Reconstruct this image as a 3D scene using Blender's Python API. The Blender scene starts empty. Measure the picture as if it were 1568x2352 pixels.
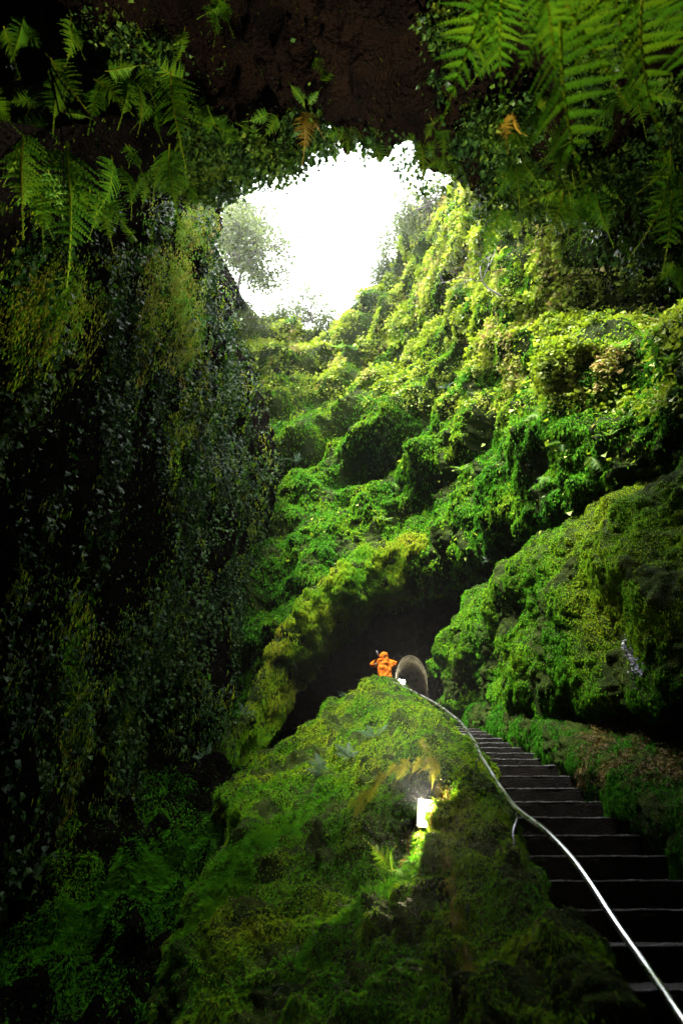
import bpy, math, random
import numpy as np
from mathutils import Vector, Matrix

# ------------------------------------------------------------------ camera, sky, sun, exposure
sc = bpy.context.scene
PITCH = math.radians(33.7)
FPX = 1308.0                      # focal length in pixels of a 1568 x 2352 picture
cam_d = bpy.data.cameras.new('camera')
cam = bpy.data.objects.new('camera', cam_d)
sc.collection.objects.link(cam)
sc.camera = cam
cam.location = (0, 0, 0)
cam.rotation_euler = (math.pi / 2 + PITCH, 0, 0)
cam_d.sensor_fit = 'VERTICAL'
cam_d.sensor_height = 36.0
cam_d.lens = 36.0 * FPX / 2352.0
cam_d.clip_start = 0.05
cam_d.clip_end = 500
cam_d.dof.use_dof = True
cam_d.dof.focus_distance = 11.0
cam_d.dof.aperture_fstop = 1.8

SUN_EL, SUN_AZ = math.radians(66), math.radians(-145)      # azimuth from +Y towards +X
w = bpy.data.worlds.new('World'); sc.world = w; w.use_nodes = True
nt = w.node_tree; nt.nodes.clear()
sky = nt.nodes.new('ShaderNodeTexSky'); sky.sky_type = 'NISHITA'; sky.sun_disc = False
sky.sun_elevation = SUN_EL; sky.sun_rotation = SUN_AZ; sky.dust_density = 4; sky.air_density = 1
hs = nt.nodes.new('ShaderNodeHueSaturation'); hs.inputs['Saturation'].default_value = 0.12
bg = nt.nodes.new('ShaderNodeBackground'); bg.inputs['Strength'].default_value = 0.15
wo = nt.nodes.new('ShaderNodeOutputWorld')
nt.links.new(sky.outputs[0], hs.inputs['Color'])
mixw = nt.nodes.new('ShaderNodeMixRGB'); mixw.inputs[0].default_value = .75; mixw.inputs[2].default_value = (9, 9.2, 9.6, 1)   # overcast veil
nt.links.new(hs.outputs[0], mixw.inputs[1]); nt.links.new(mixw.outputs[0], bg.inputs['Color'])
nt.links.new(bg.outputs[0], wo.inputs['Surface'])
sd = bpy.data.lights.new('sun', 'SUN'); sd.energy = 2.4; sd.angle = math.radians(18); sd.color = (1, .97, .88)
sun = bpy.data.objects.new('sun', sd); sc.collection.objects.link(sun)
sv = Vector((math.cos(SUN_EL) * math.sin(SUN_AZ), math.cos(SUN_EL) * math.cos(SUN_AZ), math.sin(SUN_EL)))
sun.rotation_euler = sv.to_track_quat('Z', 'Y').to_euler(); sun.location = (0, 10, 60)
sc.view_settings.view_transform = 'Standard'; sc.view_settings.look = 'None'
sc.view_settings.gamma = 1.0; sc.view_settings.exposure = 3.5
sc.render.engine = 'CYCLES'
cy = sc.cycles
cy.max_bounces = 6; cy.diffuse_bounces = 2; cy.glossy_bounces = 3; cy.transmission_bounces = 4
cy.transparent_max_bounces = 6; cy.volume_bounces = 0; cy.caustics_reflective = False; cy.caustics_refractive = False
cy.use_denoising = True; cy.sample_clamp_indirect = 6.0; cy.use_adaptive_sampling = True; cy.adaptive_threshold = 0.02

CP, SP = math.cos(PITCH), math.sin(PITCH)
def P(X, Y, d):
    x = (X - 784) / FPX * d; yc = (1176 - Y) / FPX * d
    return np.array([x, d * CP - yc * SP, d * SP + yc * CP])
def PX(p):
    p = np.asarray(p, float)
    d = p[..., 1] * CP + p[..., 2] * SP
    yc = -p[..., 1] * SP + p[..., 2] * CP
    dd = np.where(np.abs(d) < 1e-3, 1e-3, d)
    return 784 + p[..., 0] / dd * FPX, 1176 - yc / dd * FPX, d

rng = np.random.default_rng(7)
random.seed(7)

# ------------------------------------------------------------------ noise
_perm = rng.permutation(256); _perm = np.concatenate([_perm, _perm, _perm])
_grad = rng.normal(size=(256, 3)); _grad /= np.linalg.norm(_grad, axis=1)[:, None]
def gnoise(p):
    p = np.asarray(p, float); i = np.floor(p).astype(int); f = p - i; i &= 255
    u = f * f * f * (f * (f * 6 - 15) + 10)
    def g(dx, dy, dz):
        h = _perm[_perm[_perm[(i[..., 0] + dx) & 255] + ((i[..., 1] + dy) & 255)] + ((i[..., 2] + dz) & 255)]
        return np.sum(_grad[h] * (f - np.array([dx, dy, dz])), axis=-1)
    def L(a, b, t): return a + (b - a) * t
    x0 = L(L(g(0,0,0), g(1,0,0), u[...,0]), L(g(0,1,0), g(1,1,0), u[...,0]), u[...,1])
    x1 = L(L(g(0,0,1), g(1,0,1), u[...,0]), L(g(0,1,1), g(1,1,1), u[...,0]), u[...,1])
    return L(x0, x1, u[..., 2]) * 1.6
def fbm(p, s, o=3, g=.5):
    p = np.asarray(p, float) / s; a, t = 1.0, 0.0
    for k in range(o): t = t + a * gnoise(p + 17.3 * k); p = p * 2.03; a *= g
    return t

# ------------------------------------------------------------------ mesh helpers
def link(o): sc.collection.objects.link(o)
def mesh_np(name, V, F, mat=None, attrs=None, smooth=False):
    V = np.ascontiguousarray(V, dtype=np.float32).reshape(-1, 3); F = np.ascontiguousarray(F, dtype=np.int32)
    k = F.shape[1]; me = bpy.data.meshes.new(name)
    me.vertices.add(len(V)); me.vertices.foreach_set('co', V.ravel())
    me.loops.add(F.size); me.loops.foreach_set('vertex_index', F.ravel())
    me.polygons.add(len(F)); me.polygons.foreach_set('loop_start', np.arange(0, F.size, k, dtype=np.int32))
    me.polygons.foreach_set('loop_total', np.full(len(F), k, dtype=np.int32))
    me.polygons.foreach_set('use_smooth', np.full(len(F), smooth, dtype=bool))
    for n, a in (attrs or {}).items():
        at = me.attributes.new(n, 'FLOAT', 'POINT'); at.data.foreach_set('value', np.ascontiguousarray(a, dtype=np.float32))
    me.update(calc_edges=True)
    if mat: me.materials.append(mat)
    return me
def obj(name, me, parent=None, label=None, cat=None, group=None, kind=None):
    o = bpy.data.objects.new(name, me); link(o)
    if parent is not None: o.parent = parent
    tag(o, label, cat, group, kind); return o
def tag(o, label=None, cat=None, group=None, kind=None):
    if label: o['label'] = label
    if cat: o['category'] = cat
    if group: o['group'] = group
    if kind: o['kind'] = kind
    return o
class MB:
    """collects pieces for one mesh"""
    def __init__(s): s.v = []; s.f = []; s.n = 0
    def add(s, V, F):
        V = [tuple(map(float, q)) for q in V]
        s.v += V; s.f += [tuple(i + s.n for i in f) for f in F]; s.n += len(V)
    def box(s, c, h, R=None):
        c = np.array(c, float); h = np.array(h, float); R = np.eye(3) if R is None else np.array(R)
        q = [c + R @ (h * np.array(k)) for k in [(-1,-1,-1),(1,-1,-1),(1,1,-1),(-1,1,-1),(-1,-1,1),(1,-1,1),(1,1,1),(-1,1,1)]]
        s.add(q, [(0,3,2,1),(4,5,6,7),(0,1,5,4),(1,2,6,5),(2,3,7,6),(3,0,4,7)])
    def tube(s, pts, rad, n=8, cap=True):
        pts = [np.array(p, float) for p in pts]
        rad = [rad] * len(pts) if np.isscalar(rad) else rad
        V, F = [], []; up = np.array([.13, .2, 1.0])
        for i, p in enumerate(pts):
            t = pts[min(i+1, len(pts)-1)] - pts[max(i-1, 0)]; t = t / (np.linalg.norm(t) + 1e-9)
            a = np.cross(t, up); 
            if np.linalg.norm(a) < 1e-3: a = np.cross(t, [1, 0, 0])
            a /= np.linalg.norm(a); b = np.cross(t, a); up = b if abs(np.dot(t, up)) > .95 else up
            for k in range(n):
                an = 2 * math.pi * k / n; V.append(p + rad[i] * (math.cos(an) * a + math.sin(an) * b))
        for i in range(len(pts) - 1):
            for k in range(n): F.append((i*n+k, i*n+(k+1) % n, (i+1)*n+(k+1) % n, (i+1)*n+k))
        if cap: F.append(tuple(range(n))[::-1]); F.append(tuple((len(pts)-1)*n + k for k in range(n)))
        s.add(V, F)
    def build(s, name, mat, parent=None, smooth=False, bevel=0, **kw):
        me = bpy.data.meshes.new(name); me.from_pydata(s.v, [], s.f); me.update()
        if mat: me.materials.append(mat)
        if smooth: me.polygons.foreach_set('use_smooth', [True] * len(me.polygons))
        o = obj(name, me, parent, **kw)
        if bevel:
            m = o.modifiers.new('bevel', 'BEVEL'); m.width = bevel; m.segments = 2
        return o

# ------------------------------------------------------------------ materials
def newmat(name):
    m = bpy.data.materials.new(name); m.use_nodes = True
    n = m.node_tree; b = n.nodes['Principled BSDF']; return m, n, b
def ramp(n, stops, src):
    r = n.nodes.new('ShaderNodeValToRGB'); e = r.color_ramp.elements
    while len(e) < len(stops): e.new(0.5)
    for q, (p, c) in zip(e, stops): q.position = p; q.color = (*c, 1)
    n.links.new(src, r.inputs[0]); return r.outputs[0]
def leafmat(name, stops, rough=.5, trans=.35, spec=.3):
    m, n, b = newmat(name)
    at = n.nodes.new('ShaderNodeAttribute'); at.attribute_name = 'tint'
    oi = n.nodes.new('ShaderNodeObjectInfo')
    ad = n.nodes.new('ShaderNodeMath'); ad.operation = 'MULTIPLY_ADD'; ad.inputs[1].default_value = .22
    n.links.new(oi.outputs['Random'], ad.inputs[0]); n.links.new(at.outputs['Fac'], ad.inputs[2])
    sb = n.nodes.new('ShaderNodeMath'); sb.operation = 'SUBTRACT'; sb.inputs[1].default_value = .11
    n.links.new(ad.outputs[0], sb.inputs[0])
    c = ramp(n, stops, sb.outputs[0])
    n.links.new(c, b.inputs['Base Color']); b.inputs['Roughness'].default_value = rough
    b.inputs['Specular IOR Level'].default_value = spec
    t = n.nodes.new('ShaderNodeBsdfTranslucent'); n.links.new(c, t.inputs['Color'])
    mx = n.nodes.new('ShaderNodeMixShader'); mx.inputs[0].default_value = trans
    n.links.new(b.outputs[0], mx.inputs[1]); n.links.new(t.outputs[0], mx.inputs[2])
    n.links.new(mx.outputs[0], n.nodes['Material Output'].inputs['Surface']); return m
def rockmat(name, c1, c2, rough=.55, scale=2.0, bump=.5, spec=.4):
    m, n, b = newmat(name)
    tc = n.nodes.new('ShaderNodeTexCoord')
    nz = n.nodes.new('ShaderNodeTexNoise'); nz.inputs['Scale'].default_value = scale; nz.inputs['Detail'].default_value = 8
    nz.inputs['Roughness'].default_value = .65
    n.links.new(tc.outputs['Object'], nz.inputs['Vector'])
    c = ramp(n, [(.35, c1), (.65, c2)], nz.outputs['Fac']); n.links.new(c, b.inputs['Base Color'])
    vz = n.nodes.new('ShaderNodeTexNoise'); vz.inputs['Scale'].default_value = scale * 14; vz.inputs['Detail'].default_value = 5
    n.links.new(tc.outputs['Object'], vz.inputs['Vector'])
    rr = ramp(n, [(.35, (rough-.25,)*3), (.7, (rough+.2,)*3)], vz.outputs['Fac']); n.links.new(rr, b.inputs['Roughness'])
    bp = n.nodes.new('ShaderNodeBump'); bp.inputs['Strength'].default_value = bump; bp.inputs['Distance'].default_value = .05
    n.links.new(vz.outputs['Fac'], bp.inputs['Height']); n.links.new(bp.outputs[0], b.inputs['Normal'])
    b.inputs['Specular IOR Level'].default_value = spec; return m
M = {}
M['rock'] = rockmat('wet_basalt', (.008, .006, .005), (.024, .018, .011), rough=.6, spec=.15)
M['rock_brown'] = rockmat('brown_lava_rock', (.002, .0012, .0008), (.010, .005, .0025), scale=1.5, rough=.75, spec=.03, bump=2.5)
M['soil'] = rockmat('mossy_soil', (.008, .016, .003), (.03, .045, .006), scale=5, rough=.85, spec=.03, bump=1)
M['earth'] = rockmat('bare_earth', (.03, .018, .008), (.09, .05, .02), scale=4, rough=.7)
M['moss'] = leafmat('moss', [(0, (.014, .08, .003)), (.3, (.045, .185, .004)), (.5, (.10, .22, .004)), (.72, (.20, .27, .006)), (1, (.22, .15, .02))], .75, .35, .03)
M['leaf'] = leafmat('glossy_leaf', [(0, (.012, .035, .012)), (.4, (.03, .08, .015)), (.75, (.08, .15, .012)), (1, (.15, .20, .015))], .42, .3, .3)
M['fern'] = leafmat('fern_leaf', [(0, (.02, .08, .006)), (.35, (.06, .18, .006)), (.7, (.16, .28, .006)), (1, (.26, .2, .015))], .55, .5, .2)
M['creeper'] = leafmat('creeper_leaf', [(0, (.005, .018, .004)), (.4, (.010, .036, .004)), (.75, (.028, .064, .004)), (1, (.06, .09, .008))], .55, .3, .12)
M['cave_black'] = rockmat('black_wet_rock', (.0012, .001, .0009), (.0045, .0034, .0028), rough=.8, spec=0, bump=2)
M['plant'] = leafmat('bright_plant_leaf', [(0, (.02, .06, .02)), (.35, (.08, .15, .007)), (.65, (.20, .27, .008)), (.85, (.26, .34, .03)), (1, (.28, .20, .07))], .5, .35, .2)
M['dry'] = leafmat('lamp_toned_dry_roots', [(0, (.06, .035, .01)), (.5, (.20, .15, .02)), (1, (.34, .28, .07))], .7, .2, .2)  # yellow end of the ramp imitates lamplight on the crest roots
M['bark'] = rockmat('bark', (.03, .024, .018), (.07, .055, .04), scale=6)

# ------------------------------------------------------------------ rock patches
def cr(A, n):
    """Catmull-Rom resample along axis 0 to n samples"""
    A = np.asarray(A, float); k = len(A); t = np.linspace(0, k - 1, n); i = np.clip(np.floor(t).astype(int), 0, k - 2)
    f = (t - i).reshape((-1,) + (1,) * (A.ndim - 1))
    Ap = np.concatenate([[2 * A[0] - A[1]], A, [2 * A[-1] - A[-2]]])
    a, b, c, d = Ap[i], Ap[i+1], Ap[i+2], Ap[i+3]
    return .5 * (2*b + (c-a)*f + (2*a-5*b+4*c-d)*f*f + (3*b-a-3*c+d)*f**3)
def normals(G):
    du = np.gradient(G, axis=0); dv = np.gradient(G, axis=1); n = np.cross(du, dv)
    return n / (np.linalg.norm(n, axis=-1, keepdims=True) + 1e-9)
SOLID = {}
def patch(name, ctrl, res, amps, mat, world=False, label=None, cat=None, kind='structure', see=(0, 0, 0), tweak=None, seed=0., build=True, damp=0, keep=None):
    """a rock face lofted through its control points, roughened along its normals"""
    C = np.array([[c if world else P(*c) for c in row] for row in ctrl], float)
    G = cr(np.swapaxes(cr(C, res[0]), 0, 1), res[1]); G = np.swapaxes(G, 0, 1)
    N = normals(G)
    cc = G[len(G)//2, G.shape[1]//2]
    if np.mean(np.sum(N * (np.array(see) - G), -1)) < 0: N = -N
    D = np.zeros(G.shape[:2])
    for (s, a, mode) in amps:
        q = G + seed
        if mode == 'r': v = .5 - np.abs(fbm(q, s, 3)) * 1.6       # ridged
        elif mode == 'b': v = np.abs(fbm(q, s, 2)) * 1.5 - .3       # billowy cushions
        elif mode == 'v': v = fbm(q * np.array([1, 1, .22]), s, 3)  # vertical drapes
        elif mode == 't':                                            # terraces with undercuts
            zz = G[..., 2] + fbm(q, 2.5, 2) * .9; v = ((zz / s) % 1.0) ** 1.6 - .45
        elif mode == 'd':                                            # ledges climbing to the right, undercut below each lip
            zz = (G[..., 2] - .75 * G[..., 0] + fbm(q, 3.2, 2) * 1.3 + .6) / s; f = zz % 1.0
            v = np.where(f < .22, -.6 + 1.2 * np.sin(f / .22 * math.pi / 2) ** 1.5, .6 - 1.2 * ((f - .22) / .78) ** 1.3) * np.clip(.75 + fbm(q + 40, 4.0, 2) * 1.2, .1, 1.5)
            v = v * np.clip(1 - (G[..., 0] - 3.2) / 2.5, .35, 1) * np.clip((np.linalg.norm(G, axis=-1)) / 17, .3, 1.1) * np.clip((np.linalg.norm(G - np.array(P(850,1330,17.4)), axis=-1) - 1.0) / 3, 0, 1)
        else: v = fbm(q, s, 3)
        D += a * v
    if damp: D *= np.clip(np.linalg.norm(G, axis=-1) / damp, .3, 1.15)
    G = G + N * D[..., None]
    if tweak: G = tweak(G, N)
    N = normals(G)
    if np.mean(np.sum(N * (np.array(see) - G), -1)) < 0: N = -N
    nu, nv = G.shape[:2]
    idx = np.arange(nu * nv).reshape(nu, nv)
    F = np.stack([idx[:-1, :-1], idx[1:, :-1], idx[1:, 1:], idx[:-1, 1:]], -1).reshape(-1, 4)
    if keep is not None: F = F[keep(G.reshape(-1, 3)[F].mean(1))]
    o = obj(name, mesh_np(name, G.reshape(-1, 3), F, mat, smooth=True), label=label, cat=cat, kind=kind) if build else None
    SOLID[name] = (G, N)
    return o

def sample(name, n, dens=None, dpow=2.0, seed=None):
    G, N = SOLID[name]
    a = np.linalg.norm(np.cross(G[1:, :-1] - G[:-1, :-1], G[:-1, 1:] - G[:-1, :-1]), axis=-1).ravel()
    c = .25 * (G[1:, :-1] + G[:-1, :-1] + G[:-1, 1:] + G[1:, 1:]).reshape(-1, 3)
    Nn = (.25 * (N[1:, :-1] + N[:-1, :-1] + N[:-1, 1:] + N[1:, 1:])).reshape(-1, 3)
    X, Y, d = PX(c); dist = np.linalg.norm(c, axis=1)
    w = a / np.maximum(dist, 1.2) ** dpow
    inside = (d > .3) & (X > -150) & (X < 1720) & (Y > -150) & (Y < 2500)
    w = w * np.where(inside, 1, .12)
    face = np.sum(Nn * (-c), 1) / dist
    w *= np.where(face > -.15, 1, .25)
    if dens is not None: w = w * np.clip(dens(c, Nn), 0, None)
    w /= w.sum()
    k = rng.choice(len(w), n, p=w)
    nv = G.shape[1] - 1; i, j = k // nv, k % nv
    u, v = rng.random((2, n, 1))
    p = (G[i, j]*(1-u)+G[i+1, j]*u)*(1-v) + (G[i, j+1]*(1-u)+G[i+1, j+1]*u)*v
    q = (N[i, j]*(1-u)+N[i+1, j]*u)*(1-v) + (N[i, j+1]*(1-u)+N[i+1, j+1]*u)*v
    q /= np.linalg.norm(q, axis=1, keepdims=True) + 1e-9
    return p, q
def unit(a): return a / (np.linalg.norm(a, axis=-1, keepdims=True) + 1e-9)

VEG = {}
def stash(key, V, F, tint):
    VEG.setdefault(key, []).append((V, F, tint))
def flush(key, name, mat, label=None, cat=None, parent=None, kind='stuff'):
    vs, fs, ts, n = [], [], [], 0
    for V, F, t in VEG.pop(key): vs.append(V); fs.append(F + n); ts.append(t); n += len(V)
    return obj(name, mesh_np(name, np.concatenate(vs), np.concatenate(fs), mat, {'tint': np.concatenate(ts)}), parent, label, cat, kind=kind)

def blades(key, p, n, L, W, tint, droop=.6, up=1.0, jit=.6, lift=0.0):
    """moss blades: one folded diamond each, leaning out of the surface and drooping"""
    m = len(p); g = np.array([0, 0, -1.0])
    dirn = unit(n * up + g * droop + rng.normal(size=(m, 3)) * jit)
    L = np.asarray(L).reshape(-1, 1) * rng.uniform(.55, 1.35, (m, 1)); W = np.asarray(W).reshape(-1, 1) * rng.uniform(.7, 1.3, (m, 1))
    side = unit(np.cross(dirn, rng.normal(size=(m, 3))))
    base = p - n * .01 + n * lift; mid = base + dirn * L * .5
    tip = base + unit(dirn + g * droop * .9) * L
    V = np.stack([base, mid + side * W, tip, mid - side * W], 1).reshape(-1, 3)
    F = np.arange(4 * m).reshape(m, 4)
    stash(key, V, F, np.repeat(tint, 4))
def leaves(key, p, n, L, tint, droop=.5, jit=.5, aspect=.42):
    """pointed leaves, two halves folded on the midrib"""
    m = len(p); g = np.array([0, 0, -1.0])
    dirn = unit(n * .7 + g * droop + rng.normal(size=(m, 3)) * jit)
    face = unit(n * .5 + np.array([0, 0, .9]) + rng.normal(size=(m, 3)) * .45)
    side = unit(np.cross(dirn, face)); nn = unit(np.cross(side, dirn))
    L = np.asarray(L).reshape(-1, 1) * rng.uniform(.6, 1.3, (m, 1)); W = L * aspect
    b = p + n * L * .15; t = b + dirn * L - nn * L * .18
    l1 = b + dirn * L * .3 + side * W + nn * L * .1; r1 = b + dirn * L * .3 - side * W + nn * L * .1
    V = np.stack([b, l1, b + dirn * L * .45, r1, t], 1).reshape(-1, 3)
    k = np.arange(m)[:, None] * 5
    F = np.concatenate([k + np.array([[0, 2, 4, 1]]), k + np.array([[0, 3, 4, 2]])], 1).reshape(-1, 4)
    stash(key, V, F, np.repeat(tint, 5))

def tintn(p, base, patchy=.25, s=1.2, jit=.1):
    return np.clip(base + patchy * fbm(p, s, 2) + rng.normal(size=len(p)) * jit, 0, 1)

# ---- control points: (X, Y) seen from the steps, depth in metres
front = [
 [(935,1660,14.9),(900,1572,14.5),(850,1568,14.2),(825,1586,14),(795,1603,13.8),(760,1625,13.6),(740,1720,13.8)],
 [(1000,1740,11),(968,1624,10.7),(900,1625,10.4),(820,1650,10.6),(740,1670,10.7),(670,1695,10.6),(650,1800,11)],
 [(1065,1800,8.3),(1030,1668,8.2),(960,1660,8),(860,1710,8.3),(720,1750,9),(590,1755,9.6),(570,1860,9.8)],
 [(1115,1870,6.4),(1085,1745,6.5),(985,1740,6.5),(870,1820,6.8),(680,1850,7.4),(508,1808,8.3),(500,1910,8.6)],
 [(1170,1960,4.7),(1125,1815,4.9),(1010,1800,5.2),(880,1900,5.5),(690,1930,6),(545,1890,7),(520,1990,7.5)],
 [(1245,2080,3.6),(1168,1905,3.8),(1020,1880,4.4),(880,2000,4.6),(680,2050,5),(490,2010,5.9),(450,2100,6.4)],
 [(1330,2210,2.9),(1225,2015,3.05),(1035,2010,3.6),(900,2120,3.7),(680,2160,4.0),(445,2140,4.9),(395,2230,5.5)],
 [(1410,2360,2.35),(1315,2165,2.4),(1060,2150,2.9),(910,2250,3.0),(690,2300,3.2),(425,2290,4.0),(370,2360,4.6)],
 [(1440,2500,2.1),(1385,2352,1.95),(1100,2352,2.2),(900,2450,2.3),(680,2480,2.5),(420,2450,3.2),(350,2520,3.8)],
 [(1500,2850,1.8),(1460,2650,1.5),(1150,2700,1.7),(900,2750,1.8),(680,2750,2),(400,2750,2.6),(330,2800,3)]]
LAMP = P(976, 1868, 4.85)
def front_tweak(G, N):
    c = P(955, 1880, 4.7); r = np.linalg.norm((G - c) * np.array([1, .8, .8]), axis=-1)
    k = np.exp(-(r / .30) ** 4)
    back = unit(P(955, 1880, 6) - P(955, 1880, 4))
    return G + back * (k * .5)[..., None]
patch('mossy_bank', front, (560, 460), [(1.1, .16, 'n'), (.4, .11, 'b'), (.13, .045, 'b')], M['soil'], tweak=front_tweak)

groundl = [
 [(-300,1500,9),(0,1560,10),(200,1600,11.5),(400,1640,12.5),(600,1760,13)],
 [(-300,1700,8.5),(0,1720,9),(200,1730,10),(400,1750,10.8),(590,1790,11)],
 [(-300,1850,7.6),(0,1880,7.8),(200,1850,8.3),(380,1870,8.6),(540,1850,9.3)],
 [(-300,2050,6.2),(0,2150,5.8),(150,2125,6.0),(320,2015,6.7),(510,1930,8)],
 [(-300,2250,4.9),(0,2300,4.6),(200,2280,5.2),(350,2200,5.7),(480,2150,6.3)],
 [(-300,2500,3.2),(0,2500,3.5),(200,2500,3.8),(350,2480,4.2),(500,2480,4.4)],
 [(-300,2900,2.2),(0,2900,2.3),(200,2900,2.5),(350,2900,2.7),(500,2900,3)]]
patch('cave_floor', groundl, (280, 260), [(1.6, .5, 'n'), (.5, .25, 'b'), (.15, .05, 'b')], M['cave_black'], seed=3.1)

xs = [-700, -200, 0, 150, 300, 400, 480, 560, 650]
dd = [2.6, 4.6, 5.8, 7.2, 9.4, 11.5, 14, 18.5, 24]
leftw = []
for Y, f, sh in [(250, .72, -60), (420, .82, -40), (560, .95, 0), (800, 1, -20), (1050, 1.0, 0), (1300, 1.03, 0), (1550, 1.04, -10), (1750, 1.0, -10), (1950, .93, -10)]:
    row = [(x + (sh if 300 < x < 600 else 0), Y, d * f) for x, d in zip(xs, dd)]
    if Y < 700: row[-3:] = [(440, Y, row[-3][2]), (468, Y, row[-3][2] + 2.5), (455, Y, row[-3][2] + 6)]
    elif Y < 900: row[-2:] = [(535, Y, row[-2][2]), (520, Y, row[-1][2] + 4)]
    leftw.append(row)
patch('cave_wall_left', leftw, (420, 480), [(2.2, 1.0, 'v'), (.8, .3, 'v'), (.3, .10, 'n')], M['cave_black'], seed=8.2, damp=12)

slope = [
 [(400,690,34),(540,690,34),(650,735,35),(750,762,36),(820,748,35),(905,625,34),(965,520,31),(1050,395,24),(1140,330,17),(1300,330,12.5),(1450,350,9.8),(1750,350,7.6)],
 [(400,850,28),(540,830,28),(650,850,29.5),(750,870,30),(830,830,29.5),(900,760,28),(980,650,24.5),(1060,600,20.5),(1160,560,17),(1300,600,14),(1450,640,13.5),(1750,640,11)],
 [(400,960,25),(540,950,25.5),(650,980,26),(740,960,26.2),(830,900,26),(920,850,25),(1000,820,22.5),(1100,790,19),(1200,760,16),(1330,740,14.5),(1450,740,13.5),(1750,720,10.5)],
 [(400,1050,23),(540,1050,23),(640,1060,23.3),(720,1020,23.6),(830,955,23.5),(930,930,22.3),(1020,900,20.3),(1120,880,17.2),(1220,850,14),(1340,805,11),(1450,765,9.2),(1750,700,6.8)],
 [(400,1180,21),(540,1190,21),(640,1170,21),(720,1140,21.2),(830,1090,21),(930,1050,20),(1020,1010,18.4),(1120,980,15.7),(1220,960,12.9),(1330,930,10.4),(1450,900,8.7),(1750,860,6.5)],
 [(400,1310,19),(530,1310,18.8),(620,1270,18.9),(720,1230,19),(830,1200,19),(930,1160,18.4),(1020,1120,16.9),(1120,1080,14.4),(1220,1050,11.8),(1330,1010,9.7),(1450,980,8.3),(1750,950,6.4)],
 [(430,1500,16.5),(540,1510,16.8),(630,1450,17.1),(730,1385,17.2),(830,1345,17.2),(930,1310,16.7),(1020,1275,15.5),(1120,1230,13.1),(1220,1180,10.9),(1330,1130,9.2),(1450,1090,8.1),(1750,1050,6.6)],
 [(480,1720,15.5),(570,1660,16.2),(650,1560,17.5),(760,1475,18.6),(850,1420,19.0),(940,1395,18.4),(1030,1355,17.4),(1130,1290,15),(1230,1230,12.4),(1340,1170,10.2),(1450,1130,9),(1750,1100,7.6)],
 [(520,1790,17.5),(610,1720,19),(690,1590,21),(780,1450,22.5),(860,1400,23),(950,1375,22.5),(1040,1335,21.5),(1140,1310,19),(1230,1280,15.8),(1340,1230,13),(1450,1180,11.5),(1750,1150,9)]]
patch('mossy_slope', slope, (560, 620), [(3.4, .6, 'n'), (4.2, 1.15, 'd'), (1.1, .35, 'n'), (.4, .12, 'b'), (.16, .05, 'b')], M['soil'], seed=1.7)

spur = [  # mossy ridge: rolls over the hollow and runs down to the left of it
 [(1010,1240,17.6),(930,1290,17.2),(800,1350,17.4),(700,1440,16.8),(640,1540,15.3),(590,1640,13.7),(540,1740,12.6)],
 [(1000,1215,16.9),(890,1255,16.6),(775,1310,16.6),(680,1420,16),(612,1540,14.5),(560,1660,12.8),(510,1760,11.8)],
 [(985,1235,16.3),(870,1275,16.0),(745,1350,15.9),(650,1455,15.3),(582,1590,14),(530,1690,12.4),(480,1790,11.4)],
 [(1000,1290,16.3),(880,1335,16.0),(765,1415,15.9),(680,1515,15.3),(612,1610,13.9),(560,1700,12.3),(500,1800,11.4)],
 [(1010,1330,17.0),(900,1385,16.9),(790,1470,16.9),(715,1570,16.2),(645,1660,14.3),(590,1745,12.7),(520,1830,12)]]
patch('mossy_buttress', spur, (160, 420), [(1.6, .30, 'n'), (.7, .22, 'v'), (.3, .08, 'b')], M['soil'], seed=5.5)

boulder = [
 [(985,1560,14),(1040,1450,13),(1150,1330,12),(1270,1230,11),(1400,1150,10),(1750,1080,8.5)],
 [(1003,1500,11.6),(1060,1415,10.8),(1170,1310,9.5),(1290,1210,8.3),(1420,1140,7.4),(1750,1060,5.9)],
 [(1008,1530,11),(1080,1480,10),(1200,1420,8.5),(1320,1370,7.3),(1440,1320,6.3),(1750,1260,4.9)],
 [(1018,1575,10.7),(1100,1570,9.3),(1220,1570,7.8),(1340,1580,6.6),(1460,1600,5.65),(1750,1590,4.4)],
 [(1018,1625,10.9),(1110,1635,9.5),(1230,1645,8.1),(1350,1655,6.95),(1470,1665,6.05),(1750,1660,4.8)],
 [(1018,1670,10.8),(1110,1690,9.3),(1200,1710,8.0),(1320,1715,7.0),(1450,1720,6.2),(1750,1720,4.9)],
 [(1040,1760,10.6),(1120,1790,9.0),(1215,1820,7.6),(1330,1850,6.5),(1450,1850,5.9),(1750,1850,4.8)]]
patch('mossy_boulder', boulder, (360, 420), [(1.5, .3, 'n'), (.5, .12, 'v'), (.2, .06, 'b')], M['soil'], seed=11.3)

def step_y(i): return 4.06 + .32 * i if i <= 9 else 6.94 + .335 * (i - 9) if i <= 15 else 8.95 + .42 * (i - 15)
def step_z(i): return -.256 + .16 * i if i <= 9 else 1.184 + .13 * (i - 9) if i <= 15 else 1.964 + .135 * (i - 15)
rwall = [[], [], [], [], [], [], []]
for i_ in (24, 20, 16, 13, 10, 7, 4, 1, -2, -5, -8):
    y, z = step_y(i_), step_z(i_); k = max(0, i_ - 9) * .035
    for r_, (x, up_) in enumerate([(2.48, -.6), (2.46, -.05), (2.43, .14), (2.50, .36), (2.72, .47), (3.25, .62), (4.3, 1.15)]):
        rwall[r_].append((x - k * .6, y, z + up_))
patch('retaining_wall', rwall, (180, 380), [(.8, .06, 'n'), (.3, .05, 'b'), (.12, .03, 'b')], M['soil'], world=True, seed=2.3, label='low moss-covered retaining wall along the right side of the steps', cat='wall', kind='thing')

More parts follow.
